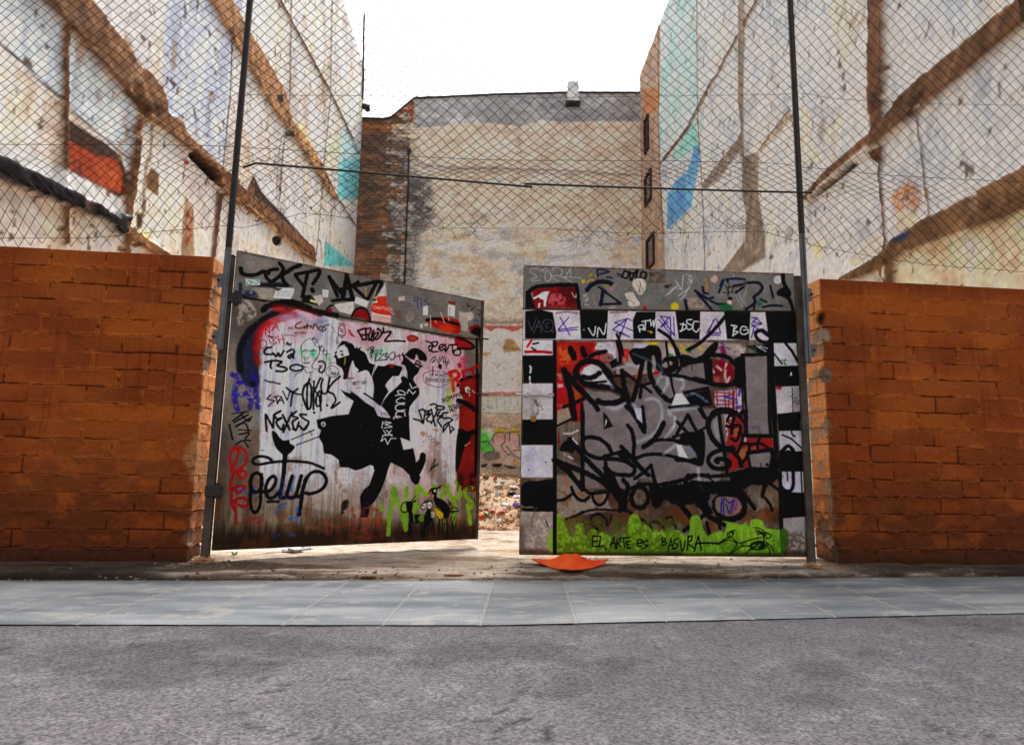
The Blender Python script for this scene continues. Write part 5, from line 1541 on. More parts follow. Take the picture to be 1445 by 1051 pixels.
# navy lettering over it
gr.run('''
z 780 480 9.558
l N 11 .9 150,400 240,700 290,1050
l N 11 .9 150,410 310,600 460,760
s N 9 .8 440,740 540,840 605,930
s N 10 .9 320,500 310,430 350,340 430,290 520,285 620,310 720,400 790,500
s N 10 .9 330,470 390,560 480,600 620,625 780,640 900,680 960,750 920,820 800,845 700,850 612,820
l K 12 .8 240,120 285,230
l K 10 .8 400,110 430,200
s K 7 .8 500,225 570,185 660,160 715,150
s K 9 1 410,490 480,510 560,490 630,445
l K 4 .8 430,570 560,570 720,555
l N 6 .8 150,900 300,840 420,790
p K 1 760,300 860,240 870,290 1000,330 800,380
l K 5 1 850,480 1000,480
l N 9 .9 940,420 960,600 1000,760 1060,940 1147,1051
s N 7 .8 870,20 905,150 910,280
l N 8 .8 690,400 760,500 850,640
l K 5 .8 390,860 395,1051
s d0d0d8 6 3 ~0.55 740,900 850,920 960,860
s c8ccd8 5 2.5 ~0.6 820,390 900,350 1010,325 1147,350
s c8c4ca 7 3 ~0.6 750,560 810,640
z 880 480 9.558
q K 1 80,150 140,110 240,110 380,90 450,100 500,180 505,330 540,400 480,420 440,380 430,260 400,200 330,260 250,300 160,330 90,220
s N 9 .9 330,110 350,300 350,420 390,560 470,680 560,780 640,820 700,780
s N 9 .9 350,100 450,110 480,200 480,330 520,400 620,410 720,360
l N 8 .9 270,200 240,380 200,560 120,820
l N 5 .8 260,600 350,580;280,630 370,700;-20,400 80,480 200,580
l N 6 .9 240,600 225,770
l K 4 .7 575,30 590,200 620,400 660,640 710,800
s K 5 .8 650,30 720,120 760,230 770,360 720,440
q K 1 520,290 560,230 640,220 720,230 740,330 680,390 600,400 540,360
q a09896 .8 525,330 570,290 640,285 660,320 620,350 560,375
l K 4 .7 590,270 620,380
q K 1 770,210 850,200 960,240 1040,220 1160,80 1260,20 1260,120 1120,280 900,330 780,360
l K 1.4 .5 920,330 925,410
s N 6.5 .8 540,465 640,470 780,490 900,520 1050,560 1200,590
p K 1 1080,300 1160,290 1190,620 1140,600
p 1e2026 .8 790,690 1147,620 1200,870 620,915 610,890 900,860
p d2d0d0 .8 700,720 780,710 890,860 640,885
s 9098b0 5 2 ~0.8 %0.35 850,740 950,720 1080,790 1147,860
s 7a2030 3 1 %0.4 1000,690 1120,680
l K 6 .7 620,905 880,885 1147,865
l K 6 .8 1020,930 1090,1040
q K 1 830,1050 870,1000 920,1050
s c0c8d4 4 2 ~0.6 440,600 480,520 560,480 590,580 520,720;780,520 810,600 760,690;700,520 800,530
s c0c8d4 5 2.5 ~0.6 300,800 420,790 500,870 520,1000 480,1150 380,1280 180,1380
s c8ccd8 7 3 ~0.6 120,860 180,950 200,1051;630,1000 640,940 1000,900
z 880 580 9.558
s N 8 .9 40,-60 130,30 240,210 280,280
l N 6 .8 255,-60 270,60 290,240
p c8c8d0 .8 140,-40 240,-40 250,160 180,100
s N 7 .8 55,190 110,270 140,420 130,620
l N 8 .9 -30,480 120,640 260,800 330,860
s N 9 .8 540,160 470,300 380,410 270,480
s N 6 .8 270,470 380,410 500,385 640,385 720,410 860,450
s N 6 .8 150,640 300,590 480,580 660,610 860,660
l N 6 .8 715,140 850,280;870,50 720,300;860,50 1000,300
l N 4 .8 1040,-60 1140,160;1000,280 1120,210
q K 1 840,280 1000,280 1080,270 1100,420 1090,640 1040,740 860,690 710,680 700,640 860,650 980,600 900,470 840,420 680,410 660,330 760,310
p d4d0ce .8 710,450 780,460 870,635 740,610
s 8088a8 5 2 ~0.8 850,480 930,540 980,620
s d8d8e0 5 2 ~0.6 690,80 680,200 560,360;540,580 700,460
q 8f8585 .8 690,370 760,340 750,380
l N 6 .8 150,910 280,820 370,730;370,730 400,860 440,1000
l N 6 .8 440,1000 640,960 870,910 960,870 1147,860
z 780 580 9.558
p K .8 680,10 730,60 815,205 690,245
p c8c0c0 .5 715,95 735,140 700,225
s N 7 .8 790,555 750,470 640,380 520,350 430,370 400,440 450,560 560,620 700,640 880,650 1000,690 1100,760 1080,850 960,860 820,840 700,770
l N 6 .8 690,610 940,540
p K 1 690,620 720,620 745,740 820,830 900,1020 1000,1100 720,1051 690,900
q K 1 860,560 940,545 1050,680 1000,700 900,620
l N 9 .9 230,380 380,560 420,620 560,760 680,880
l N 9 .9 20,660 240,750 420,820 640,930 780,1051
l N 9 .9 60,700 220,820 400,1051
l N 8 .8 400,0 402,500 398,1051
q K 1.5 ^1 90,520 180,400 300,480 260,560 150,540
s d0d0d8 3 1 %0.4 160,580 270,640;270,370 330,440
s ccc4c4 3 1 150,300 240,300 340,260
s b02030 3 1 ~0.8 %0.3 80,300 90,460
s N 4 .7 40,210 200,130 270,90
z 980 480 9.558
s N 8 .9 0,290 150,210 300,200 440,230 540,320 600,420 560,540 480,600 300,600 160,560 0,520
p K 1 540,250 650,200 680,600 660,660 540,620
l K 6 .8 640,200 830,195 1000,185
l K 5 .7 665,200 680,700 705,1051
p K .8 975,30 1010,30 1030,1100 990,1100
l K 9 .8 1030,0 1045,500 1080,1100
p K 1 120,290 240,240 250,560 150,560
p K 1.5 700,80 980,60 990,170 880,180 760,110
l 308050 2 .7 770,85 830,125
s c8c4d0 2.4 .7 %0.3 840,80 960,150;880,80 980,110
s N 8 .9 210,1051 260,970 380,930 520,960 620,1030
l N 5 .8 60,930 160,1051
l K 3 .6 640,640 660,1000
s 402028 4 1 ~0.8 %0.4 1020,560 1030,760;1040,800 1050,1000
z 980 580 9.558
s N 9 .9 560,20 420,0 300,20 200,110 190,220 230,340 310,450 400,500 520,500
l N 6 .8 330,40 350,240 390,470 420,640 440,850
s N 8 .9 310,690 290,660 350,640 430,660 480,700 440,760 350,775 250,760 190,690 200,610 280,550 400,520 520,550 600,640 630,740
s N 5 .8 500,300 520,210 600,190 620,240 600,340 560,400 500,370
l K 5 .8 440,130 480,40 540,90 500,180;430,200 520,230;640,0 600,60 660,140;600,300 660,320 640,420 580,560
l K 7 .8 690,0 700,330 1040,335
l K 6 .8 1010,0 1030,340
s K 5 .8 640,440 720,440 740,520 700,620 640,700;760,450 850,430 880,360;850,500 870,430 1000,500
l K 7 .8 740,560 1040,520 1060,640
l K 5 .8 710,560 750,740
p K 1.2 ^2 480,830 760,750 1000,760 1060,560 1110,520 1147,900 980,1000 800,1000 700,960 480,1000
l K 6 .8 -20,860 100,870 200,880 500,860
s N 6 .8 -60,900 40,860 150,870 220,930 280,1000
q 8f8585 .8 -60,960 20,900 150,900 230,940 150,960
s e0e4ec 4 3 ~0.7 50,780 60,920
t K 1.8 40 840 705 -4 rite
# the black tangle along the bottom of the lettering
z 780 670 8.028
s K 5 .9 50,290 130,275 210,225
s K 5.5 .9 210,140 240,210 290,270 350,290 410,250
s K 5 .9 440,210 470,300 530,340 590,300 640,180
l N 6 .9 340,0 345,160;190,0 340,150 420,210 600,190
l N 12 1 560,60 740,180 820,300
p K 1.5 ^2 600,60 720,100 800,200 860,420 780,400 720,280 600,120
s K 8 1 800,60 850,130 820,260 760,400;900,150 980,130 1060,180 1080,280 1010,370 920,340 890,250 920,180
q K 1.5 ^2 1100,100 1200,130 1290,140 1340,300 1270,280 1220,340 1160,380 1110,280
q K 2 ^2 1260,130 1560,120 1600,300 1500,330 1340,310
l N 6 .8 1130,0 1170,140;970,100 1200,110 1445,70
s K 4 1.2 ~0.8 300,440 420,400 560,390 720,400
s K 5 1.2 ~0.7 150,500 260,460 340,420
s K 5 1.2 ~0.75 450,460 520,440 600,500 620,570;440,480 440,560 520,620
l K 4 1.2 ~0.7 660,460 650,540
s K 6 1.5 ~0.8 870,420 960,480 1060,540 1110,590
s K 5 1.5 ~0.7 1120,530 1200,540 1260,600;1290,490 1340,480 1380,560 1400,610
z 940 670 8.028
p K 1.5 ^2 0,130 220,110 280,60 500,80 760,60 1060,60 1160,0 1300,0 1180,120 1000,100 840,170 880,210 500,220 480,320 540,440 440,440 300,300 200,330 0,230
s K 9 1 260,10 220,80 250,170 330,230
l K 9 1 360,250 380,330 480,460;160,330 330,540 430,690
l K 7 1 200,630 330,540 440,440
l K 9 1 470,460 660,560
l K 6 1 460,540 490,650;600,560 610,600
s K 10 1 560,300 620,230 740,210 850,250 890,350 860,450 740,500 620,470 560,390 550,310
q 8e7f78 .8 570,260 680,245 800,270 850,340 820,420 720,465 620,440 560,380
l V 2.4 .7 630,260 620,430;660,260 640,330;660,260 720,320 770,280;680,330 715,440 760,300;650,350 650,450
l 8a3a8a 2.4 .8 780,280 740,440;810,280 780,400
s d07a6a 2.4 .8 ~0.8 760,430 820,400 850,360
s K 8 1 850,180 930,280 1000,380;840,250 880,330
l K 7 1 1150,80 1110,150 1090,240
s K 5 1 1120,260 1180,340 1200,400;1180,100 1280,170 1360,200
s 503a5a 1.6 .6 930,390 1010,430 1080,400;940,450 1030,500
l K 5 .9 1290,180 1295,500 1310,730
s 9a9a90 2 1.5 ~0.5 360,90 430,190
''')
gr.run('''
# green ground line with its writing
z 780 670 8.028
q G 1 ^1 48,900 48,470 80,460 120,490 150,580 200,680 230,720 250,640 260,580 300,540 345,560 360,640 380,700 400,640 440,610 490,630 510,680 540,650 600,650 640,690 700,670 720,720 800,690 830,640 850,560 880,460 920,435 970,460 1000,540 990,640 1010,580 1060,560 1100,600 1120,650 1150,615 1200,650 1240,620 1290,660 1340,650 1390,620 1450,650 1500,700 1500,900
z 940 670 8.028
q G 1 ^1 0,900 0,640 80,620 130,650 200,690 260,640 270,500 320,450 380,470 400,560 430,620 470,690 530,660 600,640 660,650 680,560 640,520 760,540 850,560 900,540 940,580 960,520 1010,500 1090,520 1120,590 1200,610 1280,620 1380,630 1385,740 1330,900
s 5c8626 2.2 1 ~0.5 90,680 95,900;175,720 180,900;330,640 345,880;430,700 440,900;560,700 565,900;640,720 650,900;800,620 805,900;880,640 890,900;950,640 960,900;1040,600 1050,900;1130,650 1140,900;1220,680 1225,900
s b4d070 3 1.5 ~0.35 50,700 55,800;230,720 240,850;300,560 310,640;500,740 505,860;600,700 600,800;720,640 725,800;850,620 860,760;930,620 935,760;1000,560 1010,700;1070,560 1080,700;1180,660 1190,800
p 5e8a22 4 ~0.6 %0.45 0,760 1350,740 1350,930 0,930
z 780 670 8.028
s 5c8626 2.2 1 ~0.5 120,580 160,900;200,720 210,900;260,660 270,900;380,700 385,900;420,700 430,900;510,720 515,900;610,700 620,900;720,740 730,900;840,620 830,900;990,680 1000,900;1110,680 1115,900;1190,700 1200,900;1290,700 1300,900;1370,680 1380,900
s b4d070 3 1.5 ~0.35 80,500 100,640;300,580 310,700;440,640 450,720;560,680 570,800;920,480 925,640;1055,590 1060,700;1150,650 1160,760;1240,660 1240,780
p 5e8a22 4 ~0.55 %0.47 48,760 1450,760 1450,930 48,930
p 6a7a24 3 ^2 ~0.6 %0.48 48,480 1450,480 1450,930 48,930
p 3a3418 3 ~0.75 ^2 48,880 1450,870 1450,940 48,940
s a8c850 3 1.5 ~0.4 %0.45 100,520 160,680;300,570 330,680;900,480 930,640
t K 2.3 118 448 690 0 E
l K 2.4 .5 545,690 525,800 575,805;595,825 600,850
l K 2.4 .5 650,810 690,700 712,830;660,780 705,765;725,740 728,830;725,740 760,720 770,750 735,775 775,810;760,715 870,705;800,720 815,820;835,755 845,830 880,825;830,760 880,748;840,790 870,785
s K 2.4 .5 960,770 1010,765 1010,735 960,740 965,800 1010,805;1075,740 1030,760 1050,790 1075,800 1010,835
l K 2.4 .5 1236,712 1242,795
s K 2.2 .5 1236,714 1268,714 1276,732 1242,752;1242,752 1280,762 1278,785 1242,796
l K 2.3 .5 1302,865 1338,718 1364,840;1314,800 1360,788
z 940 670 8.028
s K 2.6 .5 140,715 95,735 90,765 130,790 110,825 70,838
s K 2.6 .5 160,740 175,850 200,830 215,740;250,690 240,850;250,700 290,690 285,740 245,770 320,830
l K 2.8 .5 320,860 365,690 400,850;330,780 395,770
l K 3 .5 380,770 480,768 600,775
s K 2 .4 600,770 660,730 720,690 710,660 740,640 760,660 740,700 710,715;590,785 680,740 740,740 800,790 720,890;700,650 690,680 710,700;720,640 760,630 780,625;740,660 770,650
s K 2 .4 755,710 800,760 850,770 860,800 800,840 740,890;850,770 960,730 1080,705;860,805 960,800;680,880 730,900
q 1c3a14 1 950,800 1000,760 1080,750 1130,790 1110,840 1020,850 960,840
s G 2.5 .8 ~0.8 980,800 1010,790;1030,810 1060,790;1000,830 1040,830
s K 2.2 .4 950,810 980,770 1060,750 1110,760;1100,700 1110,740 1100,770 1060,840 960,840 900,900;1130,760 1180,800 1220,860;1140,790 1170,850 1175,900
s K 2 .4 990,595 1060,605 1120,650 1130,690;1010,620 1070,640 1120,670;1010,645 1070,650 1115,690;1030,670 1080,665 1110,700;1130,650 1190,680 1170,710 1130,715
p 3a3418 3 ~0.75 ^2 0,890 1330,880 1330,950 0,950
''')
gr.run('''
# black dividers and the right-hand column
z 725 480 6.567
p K .7 362,0 396,0 398,1000 398,2000 362,2000
z 930 480 6.283
p c6c2c8 .7 1015,25 1215,25 1230,230 1022,230
p K .7 960,0 1015,20 1022,230 1040,640 1060,1000 1020,1000 990,500 970,100
p K .8 1020,232 1250,225 1260,410 1035,410
p c4bec2 .7 1035,412 1255,405 1265,640 1048,650
p K .8 1048,655 1250,630 1320,640 1320,760 1270,800 1062,800
p bab6bc .7 1065,805 1285,800 1310,1010 1072,1010
p 908a8c 2 ~0.6 1190,412 1260,405 1265,640 1195,645
l 4a4248 2 .6 1180,420 1188,640
l K 5 .8 1120,25 1180,100 1230,190
l K 3 .7 1020,120 1090,210
s 2a7a40 3 1 %0.3 1090,180 1130,180;1110,200 1120,215
p b02430 1 1040,400 1090,415 1075,440 1040,430
t 504850 1 46 1195 460 60 INK
l K 3 .6 1095,840 1170,870 1265,955
s K 3 .6 1175,810 1185,840 1205,850
p d0d0d4 .5 1165,285 1175,280 1180,310 1160,318
z 930 630 5.839
q K 1 1010,20 1060,-20 1110,10 1130,40 1215,45 1220,205 1000,200 990,60
q d8d4d8 .7 1045,35 1065,10 1085,35 1065,25
p bcb8c0 .7 1000,205 1200,205 1212,400 1010,400
s K 6 .9 1000,220 1000,310 1030,355 1080,365 1105,320 1105,210
l K 2.5 .6 1055,210 1060,280;1170,210 1180,400
l K 8 .9 1000,380 1130,395 1215,400
p K .8 1005,395 1225,400 1225,575 1005,590
p a39d9b .8 1020,590 1225,575 1235,905 1045,905
p K .8 985,200 1010,200 1022,590 1020,760 1000,765
q 4c7a24 2 ^1 1000,690 1060,700 1060,880 1010,900
p 6e5c4c 4 ^3 ~0.7 %0.45 1030,700 1235,700 1235,905 1030,905
p 3c2e24 4 ~0.7 1020,860 1240,860 1240,910 1020,910
p 241c18 3 ~0.85 1205,400 1245,400 1245,910 1215,910
l 2a201a 6 1 1235,0 1240,900
''')
gr.run('''
z 722 131 2.445
s N 6 .9 508,818 550,850 575,910;740,768 700,815 650,862 610,885;890,868 852,852 842,828 866,820 892,842
s N 4 .9 362,832 378,870 385,905
s c8ccd8 4 3 ~0.5 420,900 500,935 520,960
''')
gr.spots((66, 56, 52), 70, 0.4, 1.3, (1040, 590, 1220, 890), 0.7, 2)
gr.z = (0, 0, 1)
gr.spots((160, 154, 150), 120, 0.4, 0.9, (745, 385, 1115, 780), 0.45)
gr.spots((60, 44, 38), 120, 0.4, 1.0, (745, 380, 1115, 435), 0.6)
gr.spots((96, 60, 38), 80, 0.4, 1.3, (790, 690, 1110, 780), 0.6)
gr.run('''
l 46301f 2 .7 @-0.006 735,436 930,438.5 1130,440
l 6c4a34 1.6 .8 %0.45 740,376 930,381 1124,388
''')
gr.h += 0.006 * (fbm(*shp, 0.7 / gr.cell, 0.5 / gr.cell, 2) - 0.5)
rv = gr.pts('735,436.5 930,438.7 1130,440'); ribz = np.interp(gr.U[0], rv[:, 0], rv[:, 1])
lv = gr.pts('778,436 777,600 784,786'); lx = np.interp(gr.V[:, 0], lv[::-1, 1], lv[::-1, 0])
rv2 = gr.pts('1090,440 1096,600 1104,786'); rx = np.interp(gr.V[:, 0], rv2[::-1, 1], rv2[::-1, 0])
gr.h += 0.003 * (gr.V > ribz[None])
gr.grain(0.02, 0.02); gr.grain(0.03, 0.15)
cuts = [('top_sheet', gr.V > ribz[None]), ('side_strip', gr.U < lx[:, None]), ('side_strip', gr.U > rx[:, None]), ('main_sheet', np.ones(shp, bool))]
GR = build_gate(gr, 'right sheet metal gate with a black and white chequered border and padlock', gr.p0 + gr.du * gr.W + np.array([0, 0, -ZB_R]), GAIN_G, cuts, False)
q0 = onp(727.5, 557, gr.p0, gr.n) + gr.n * 0.035; q1 = onp(781, 558, gr.p0, gr.n) + gr.n * 0.035
b = MB(); b.tube([q0, q0 + (q1 - q0) * 0.18], 0.013, 10); b.tube([q0 + (q1 - q0) * 0.18, q1], 0.014, 10)
b.tube([q0 + (q1 - q0) * 0.55, q0 + (q1 - q0) * 0.55 + GW * -0.05 + gr.n * 0.02], 0.008, 8)
b.build('slide_bolt', M['whitemetal'], GR)
for t in (0.3, 0.9):
    b = MB(); c = q0 + (q1 - q0) * t - gr.n * 0.012; b.box(c, gr.du * 0.018, gr.n * 0.03, GW * 0.022, 0.004)
    b.build('bolt_keeper', M['whitemetal'], GR)
b = MB(); c = onp(751.5, 572, gr.p0, gr.n) + gr.n * 0.02
b.box(c, gr.du * 0.016, gr.n * 0.004, GW * 0.115, 0.003); b.build('hasp', M['whitemetal'], GR)
# padlock hanging in the hasp
c = onp(752, 591, gr.p0, gr.n) + gr.n * 0.045
pad = thing('padlock', 'brass padlock hanging from the bolt of the right gate', 'padlock', tuple(c))
b = MB(); b.box(c, gr.du * 0.031, gr.n * 0.014, GW * 0.034, 0.006); b.build('body', M['brass'], pad)
b = MB(); b.tube([c + gr.du * (0.020 * math.cos(t)) + GW * (0.052 + 0.030 * math.sin(t)) for t in [-0.0 + math.pi * k / 8 for k in range(9)]], 0.0055, 8)
b.tube([c + gr.du * 0.020 + GW * 0.03, c + gr.du * 0.020 + GW * 0.052], 0.0055, 8); b.tube([c - gr.du * 0.020 + GW * 0.03, c - gr.du * 0.020 + GW * 0.052], 0.0055, 8)
b.build('shackle', M['chrome'], pad)
# ------------------------------------------------------------------ posts, hinges, rods and the chain-link above the gates
BLP = atz(289, 789, 0.02); BRP = atz(1145, 796, 0.02)
FD = (BRP - BLP) / np.linalg.norm(BRP - BLP); FD[2] = 0; FN = np.array([FD[1], -FD[0], 0])
def gate_post(label, base, top, gate, name='gate_post'):
    r = thing('gate_post', label, 'post', (base[0], base[1], 0))
    b = MB(); b.box(np.array([base[0], base[1], top / 2]), FD * 0.042, FN * 0.03, GW * (top / 2 + 0.02), 0.006); b.build('post_tube', M['brownpost'], r)
    b = MB(); b.box(np.array([base[0], base[1], top + 0.025]), FD * 0.045, FN * 0.033, GW * 0.006, 0.002); b.build('post_cap', M['dark'], r)
    b = MB()
    for _ in range(5):
        b.lump(np.array([base[0], base[1], 0.0]) + FD * random.uniform(-.05, .05) + FN * random.uniform(-0.02, .05), random.uniform(.05, .09), (1, 1, .6), .3)
    b.build('concrete_footing', M['rubble'], r, smooth=False)
    return r
ztl = onp(318, 364, BLP, FN)[2]; ztr = onp(1128, 394, BRP, FN)[2]
GPL = gate_post('weathered brown gate post between the left wall and the swung-in gate', BLP, ztl, GL)
GPR = gate_post('weathered grey gate post at the right edge of the chequered gate', BRP, ztr, GR)
def fence_post(label, plane, pmid, ylow, yjoin, ytop, pmid_x):
    c = onp(*pmid, plane, FN); x, y = c[0], c[1]
    zl = onp(pmid_x(ylow), ylow, plane, FN)[2]; zj = onp(pmid_x(yjoin), yjoin, plane, FN)[2]; zt = onp(pmid_x(ytop), ytop, plane, FN)[2]
    r = thing('fence_post', label, 'post', (x, y, zl))
    q = np.array([x, y, 0.0])
    b = MB(); b.box(q + GW * (zl + zj) / 2, FD * 0.033, FN * 0.020, GW * (zj - zl) / 2, 0.008)
    b.box(q + GW * (zl + zj) / 2 + FN * 0.028 + FD * 0.010, FD * 0.012, FN * 0.008, GW * (zj - zl) / 2 * 0.999, 0.004)
    b.build('lower_channel', M['steel'], r)
    b = MB(); b.box(q + GW * (zj + zt) / 2, FD * 0.032, FN * 0.020, GW * (zt - zj) / 2, 0.006)
    b.box(q + GW * (zj + zt) / 2 + FN * 0.026 - FD * 0.012, FD * 0.008, FN * 0.006, GW * (zt - zj) / 2 * 0.999, 0.003)
    b.build('upper_channel', M['dark'], r)  # same steel as below; backlit shade put into its darker colour
    return r, q, zl, zj, zt
fpl = BLP + FN * 0.09; fpr = BRP + FN * 0.09
fxl = lambda y: np.interp(y, [-70, 131, 345, 494], [382, 354, 324, 312])
fxr = lambda y: np.interp(y, [-70, 131, 400, 513], [1105, 1118, 1135.5, 1144])
FPL, ql, zl, zj, ztL = fence_post('dark steel fence post rising above the left gate hinge', fpl, (320, 380), 494, 350, -70, fxl)
FPR, qr, zl2, zj2, ztR = fence_post('dark steel fence post rising above the chequered gate, right side', fpr, (1134, 380), 513, 330, -70, fxr)
for root, q, sd, zs in ((FPL, ql, -1, (zl + 0.15, zl + 0.78)), (FPR, qr, 1, (zl2 + 0.16, zl2 + 0.82))):
    for z_ in zs:
        b = MB(); b.box(q + FD * sd * 0.066 - FN * 0.03 + GW * z_, FD * 0.034, FN * 0.014, GW * 0.075, 0.004)
        br_ = b.build('wall_bracket', M['steel'], root)
        b = MB(); b.tube([q + FD * sd * 0.085 - FN * 0.018 + GW * z_, q + FD * sd * 0.085 + FN * 0.012 + GW * z_], 0.012, 6); b.build('bolt', M['rust'], br_)
for g, root, pts in ((gl, GL, ((333, 421), (306, 692))), (gr, GR, ((1133, 600), (1128, 446)))):
    for px, py in pts:
        q = onp(px, py, g.p0, g.n) + g.n * 0.012
        b = MB(); b.box(q - g.du * (0.03 if g is gl else 0.0), g.du * (0.085 if g is gl else 0.045), g.n * 0.022, GW * 0.055, 0.006); b.tube([q - GW * 0.08, q + GW * 0.08], 0.022, 10)
        b.build('hinge', M['dark'], root)
rp = BLP + FN * 0.16
b = MB(); b.tube([onp(x, y, rp, FN) for x, y in ((343, 236.5), (361, 230.5), (366, 231), (450, 238), (560, 247.5), (660, 256), (751, 264))], 0.0125, 8)
tag(b.build('metal_rod', M['dark'], None, True), 'thin black rod with a bent end fixed to the left fence post', 'rod', 'rods over the gateway')
b = MB(); b.tube([onp(x, y, rp, FN) for x, y in ((740, 259.5), (850, 263.5), (960, 267), (1060, 270), (1146, 272))], 0.0125, 8)
tag(b.build('metal_rod', M['dark'], None, True), 'straight thin black rod fixed to the right fence post', 'rod', 'rods over the gateway')

# chain-link netting
npl = BLP - FN * 0.02
def wires(name, segs, r, parent):
    """many thin straight wires as one mesh of three-sided tubes"""
    A = np.array([s[0] for s in segs]); B = np.array([s[1] for s in segs])
    d = B - A; d /= np.linalg.norm(d, axis=1)[:, None] + 1e-9
    u = np.cross(d, FN); u /= np.linalg.norm(u, axis=1)[:, None] + 1e-9; v = np.cross(d, u)
    V = []
    for P in (A, B):
        for k in range(3):
            t = 2 * math.pi * k / 3; V.append(P + r * (math.cos(t) * u + math.sin(t) * v))
    V = np.stack(V, 1).reshape(-1, 3)
    base = np.arange(len(A))[:, None] * 6
    F = np.concatenate([base + np.array([[k, (k + 1) % 3, 3 + (k + 1) % 3, 3 + k]]) for k in range(3)], 0)
    return raw(name, V, F, M['wire'], parent, smooth=False)
YB = [(-80, 352), (131, 346), (160, 346), (226, 340), (244, 338), (278, 329), (320, 315), (345, 306), (400, 300), (470, 304), (550, 308), (610, 318), (660, 324), (700, 318), (760, 320), (800, 336), (840, 340), (880, 336),
      (930, 330), (994, 320), (1075, 321), (1116, 336), (1144, 354), (1212, 367), (1270, 375), (1313, 382), (1540, 394)]
ybx = [p[0] for p in YB]; yby = [p[1] for p in YB]
YM = [(-80, 204), (131, 204), (320, 206), (345, 208), (490, 217), (560, 220), (700, 226), (930, 227), (1100, 231), (1130, 236), (1250, 247), (1313, 251), (1540, 262)]
fy = lambda T, x: float(np.interp(x, [p[0] for p in T], [p[1] for p in T]))
YT = [(-80, -60), (1540, -60)]
rows = []; y_ = -60.0
while y_ < 400:                                   # the net bunches up below its middle wire
    rows.append((y_ + 60) / 286 * 0.5 if y_ < 226 else 0.5 + (y_ - 226) / 114 * 0.5)
    y_ += 7.4 - 3.6 * math.exp(-((y_ - 243) / 20) ** 2) - 1.2 * math.exp(-((y_ - 205) / 15) ** 2)
HX = 8.3; segs = []; nodes = {}
i0, i1 = int(-80 / HX), int(1530 / HX)
for i in range(i0, i1 + 1):
    for j, t in enumerate(rows):
        if (i + j) % 2: continue
        x = i * HX
        yt = fy(YT, x); ym = fy(YM, x); yb = 348 if x < 335 else (338 if x < 1135 else 366)
        y = yt + (ym - yt) * t / 0.5 if t < 0.5 else ym + (yb - ym) * (t - 0.5) / 0.5
        sh_ = (-0.17 * (x - 226) if x < 335 else (0.14 * (x - 1250) if x > 1135 else 0)) * sst(0.4, 1.0, np.array(t))
        wob = 2.2 * math.sin(x * 0.021 + j * 0.35) + 2.0 * math.sin(x * 0.0077 + j * 0.21 + 1.0)
        nodes[(i, j)] = (x + 1.6 * math.sin(j * 0.6 + x * 0.011) + random.uniform(-.7, .7), y + float(sh_) + wob * 0.8 + random.uniform(-.7, .7))
P3 = {k: onp(v[0], v[1], npl, FN) + FN * (0.012 * math.sin(v[0] * 0.03) + 0.01 * math.sin(v[1] * 0.05)) for k, v in nodes.items()}
for (i, j), v in nodes.items():
    for di in (-1, 1):
        k = (i + di, j + 1)
        if k not in nodes: continue
        if max(v[1], nodes[k][1]) > np.interp(v[0], ybx, yby) + random.uniform(-1, 5): continue
        if 335 < v[0] < 1135 and v[1] > 285 and random.random() < 0.05: continue
        segs.append((P3[(i, j)], P3[k]))
CF = thing('chain_link_fence', 'rusty sagging chain link netting strung above the walls and gates', 'fence', (BLP[0], BLP[1], 3.4))
wires('netting', segs, 0.0037, CF)
def line(T, dx=14, jit=0.5):
    xs_ = np.arange(T[0][0], T[-1][0] + 1, dx)
    return [onp(x, fy(T, x) + random.uniform(-jit, jit), npl, FN) for x in xs_]
for nm, T, r in (('top_wire', YT, 0.004), ('middle_wire', YM, 0.0036), ('bottom_wire', [(-80, 336), (131, 336), (320, 318), (345, 322), (430, 300), (560, 316), (640, 322), (760, 322), (900, 330), (1075, 326), (1144, 346), (1230, 362), (1313, 374), (1540, 390)], 0.0032),
                 ('top_wire', [(345, 134), (800, 138), (1110, 133), (1135, 132), (1180, 140), (1313, 147), (1540, 150)], 0.003)):
    b = MB(); b.tube(line(T), r, 4); b.build(nm, M['wire'], CF)
segs = []
for _ in range(190):                                # loose twisted ends along the torn lower edge
    x = random.choice([random.uniform(560, 680), random.uniform(780, 960), random.uniform(350, 540), random.uniform(960, 1130)])
    y = float(np.interp(x, ybx, yby)) + random.uniform(-8, 6)
    if _ % 3 == 0: x, y = random.choice([(random.uniform(335, 560), random.uniform(208, 285)), (random.uniform(560, 1130), random.uniform(228, 262))])
    a = random.uniform(0, 6.28); p = onp(x, y, npl, FN)
    for _k in range(random.randint(3, 8)):
        a += random.uniform(-.7, .7); x += 4.5 * math.cos(a); y += 3.2 * math.sin(a) + 0.5
        q = onp(x, y, npl, FN) + FN * random.uniform(-.02, .02); segs.append((p, q)); p = q
wires('loose_wire', segs, 0.0024, CF)['kind'] = 'stuff'

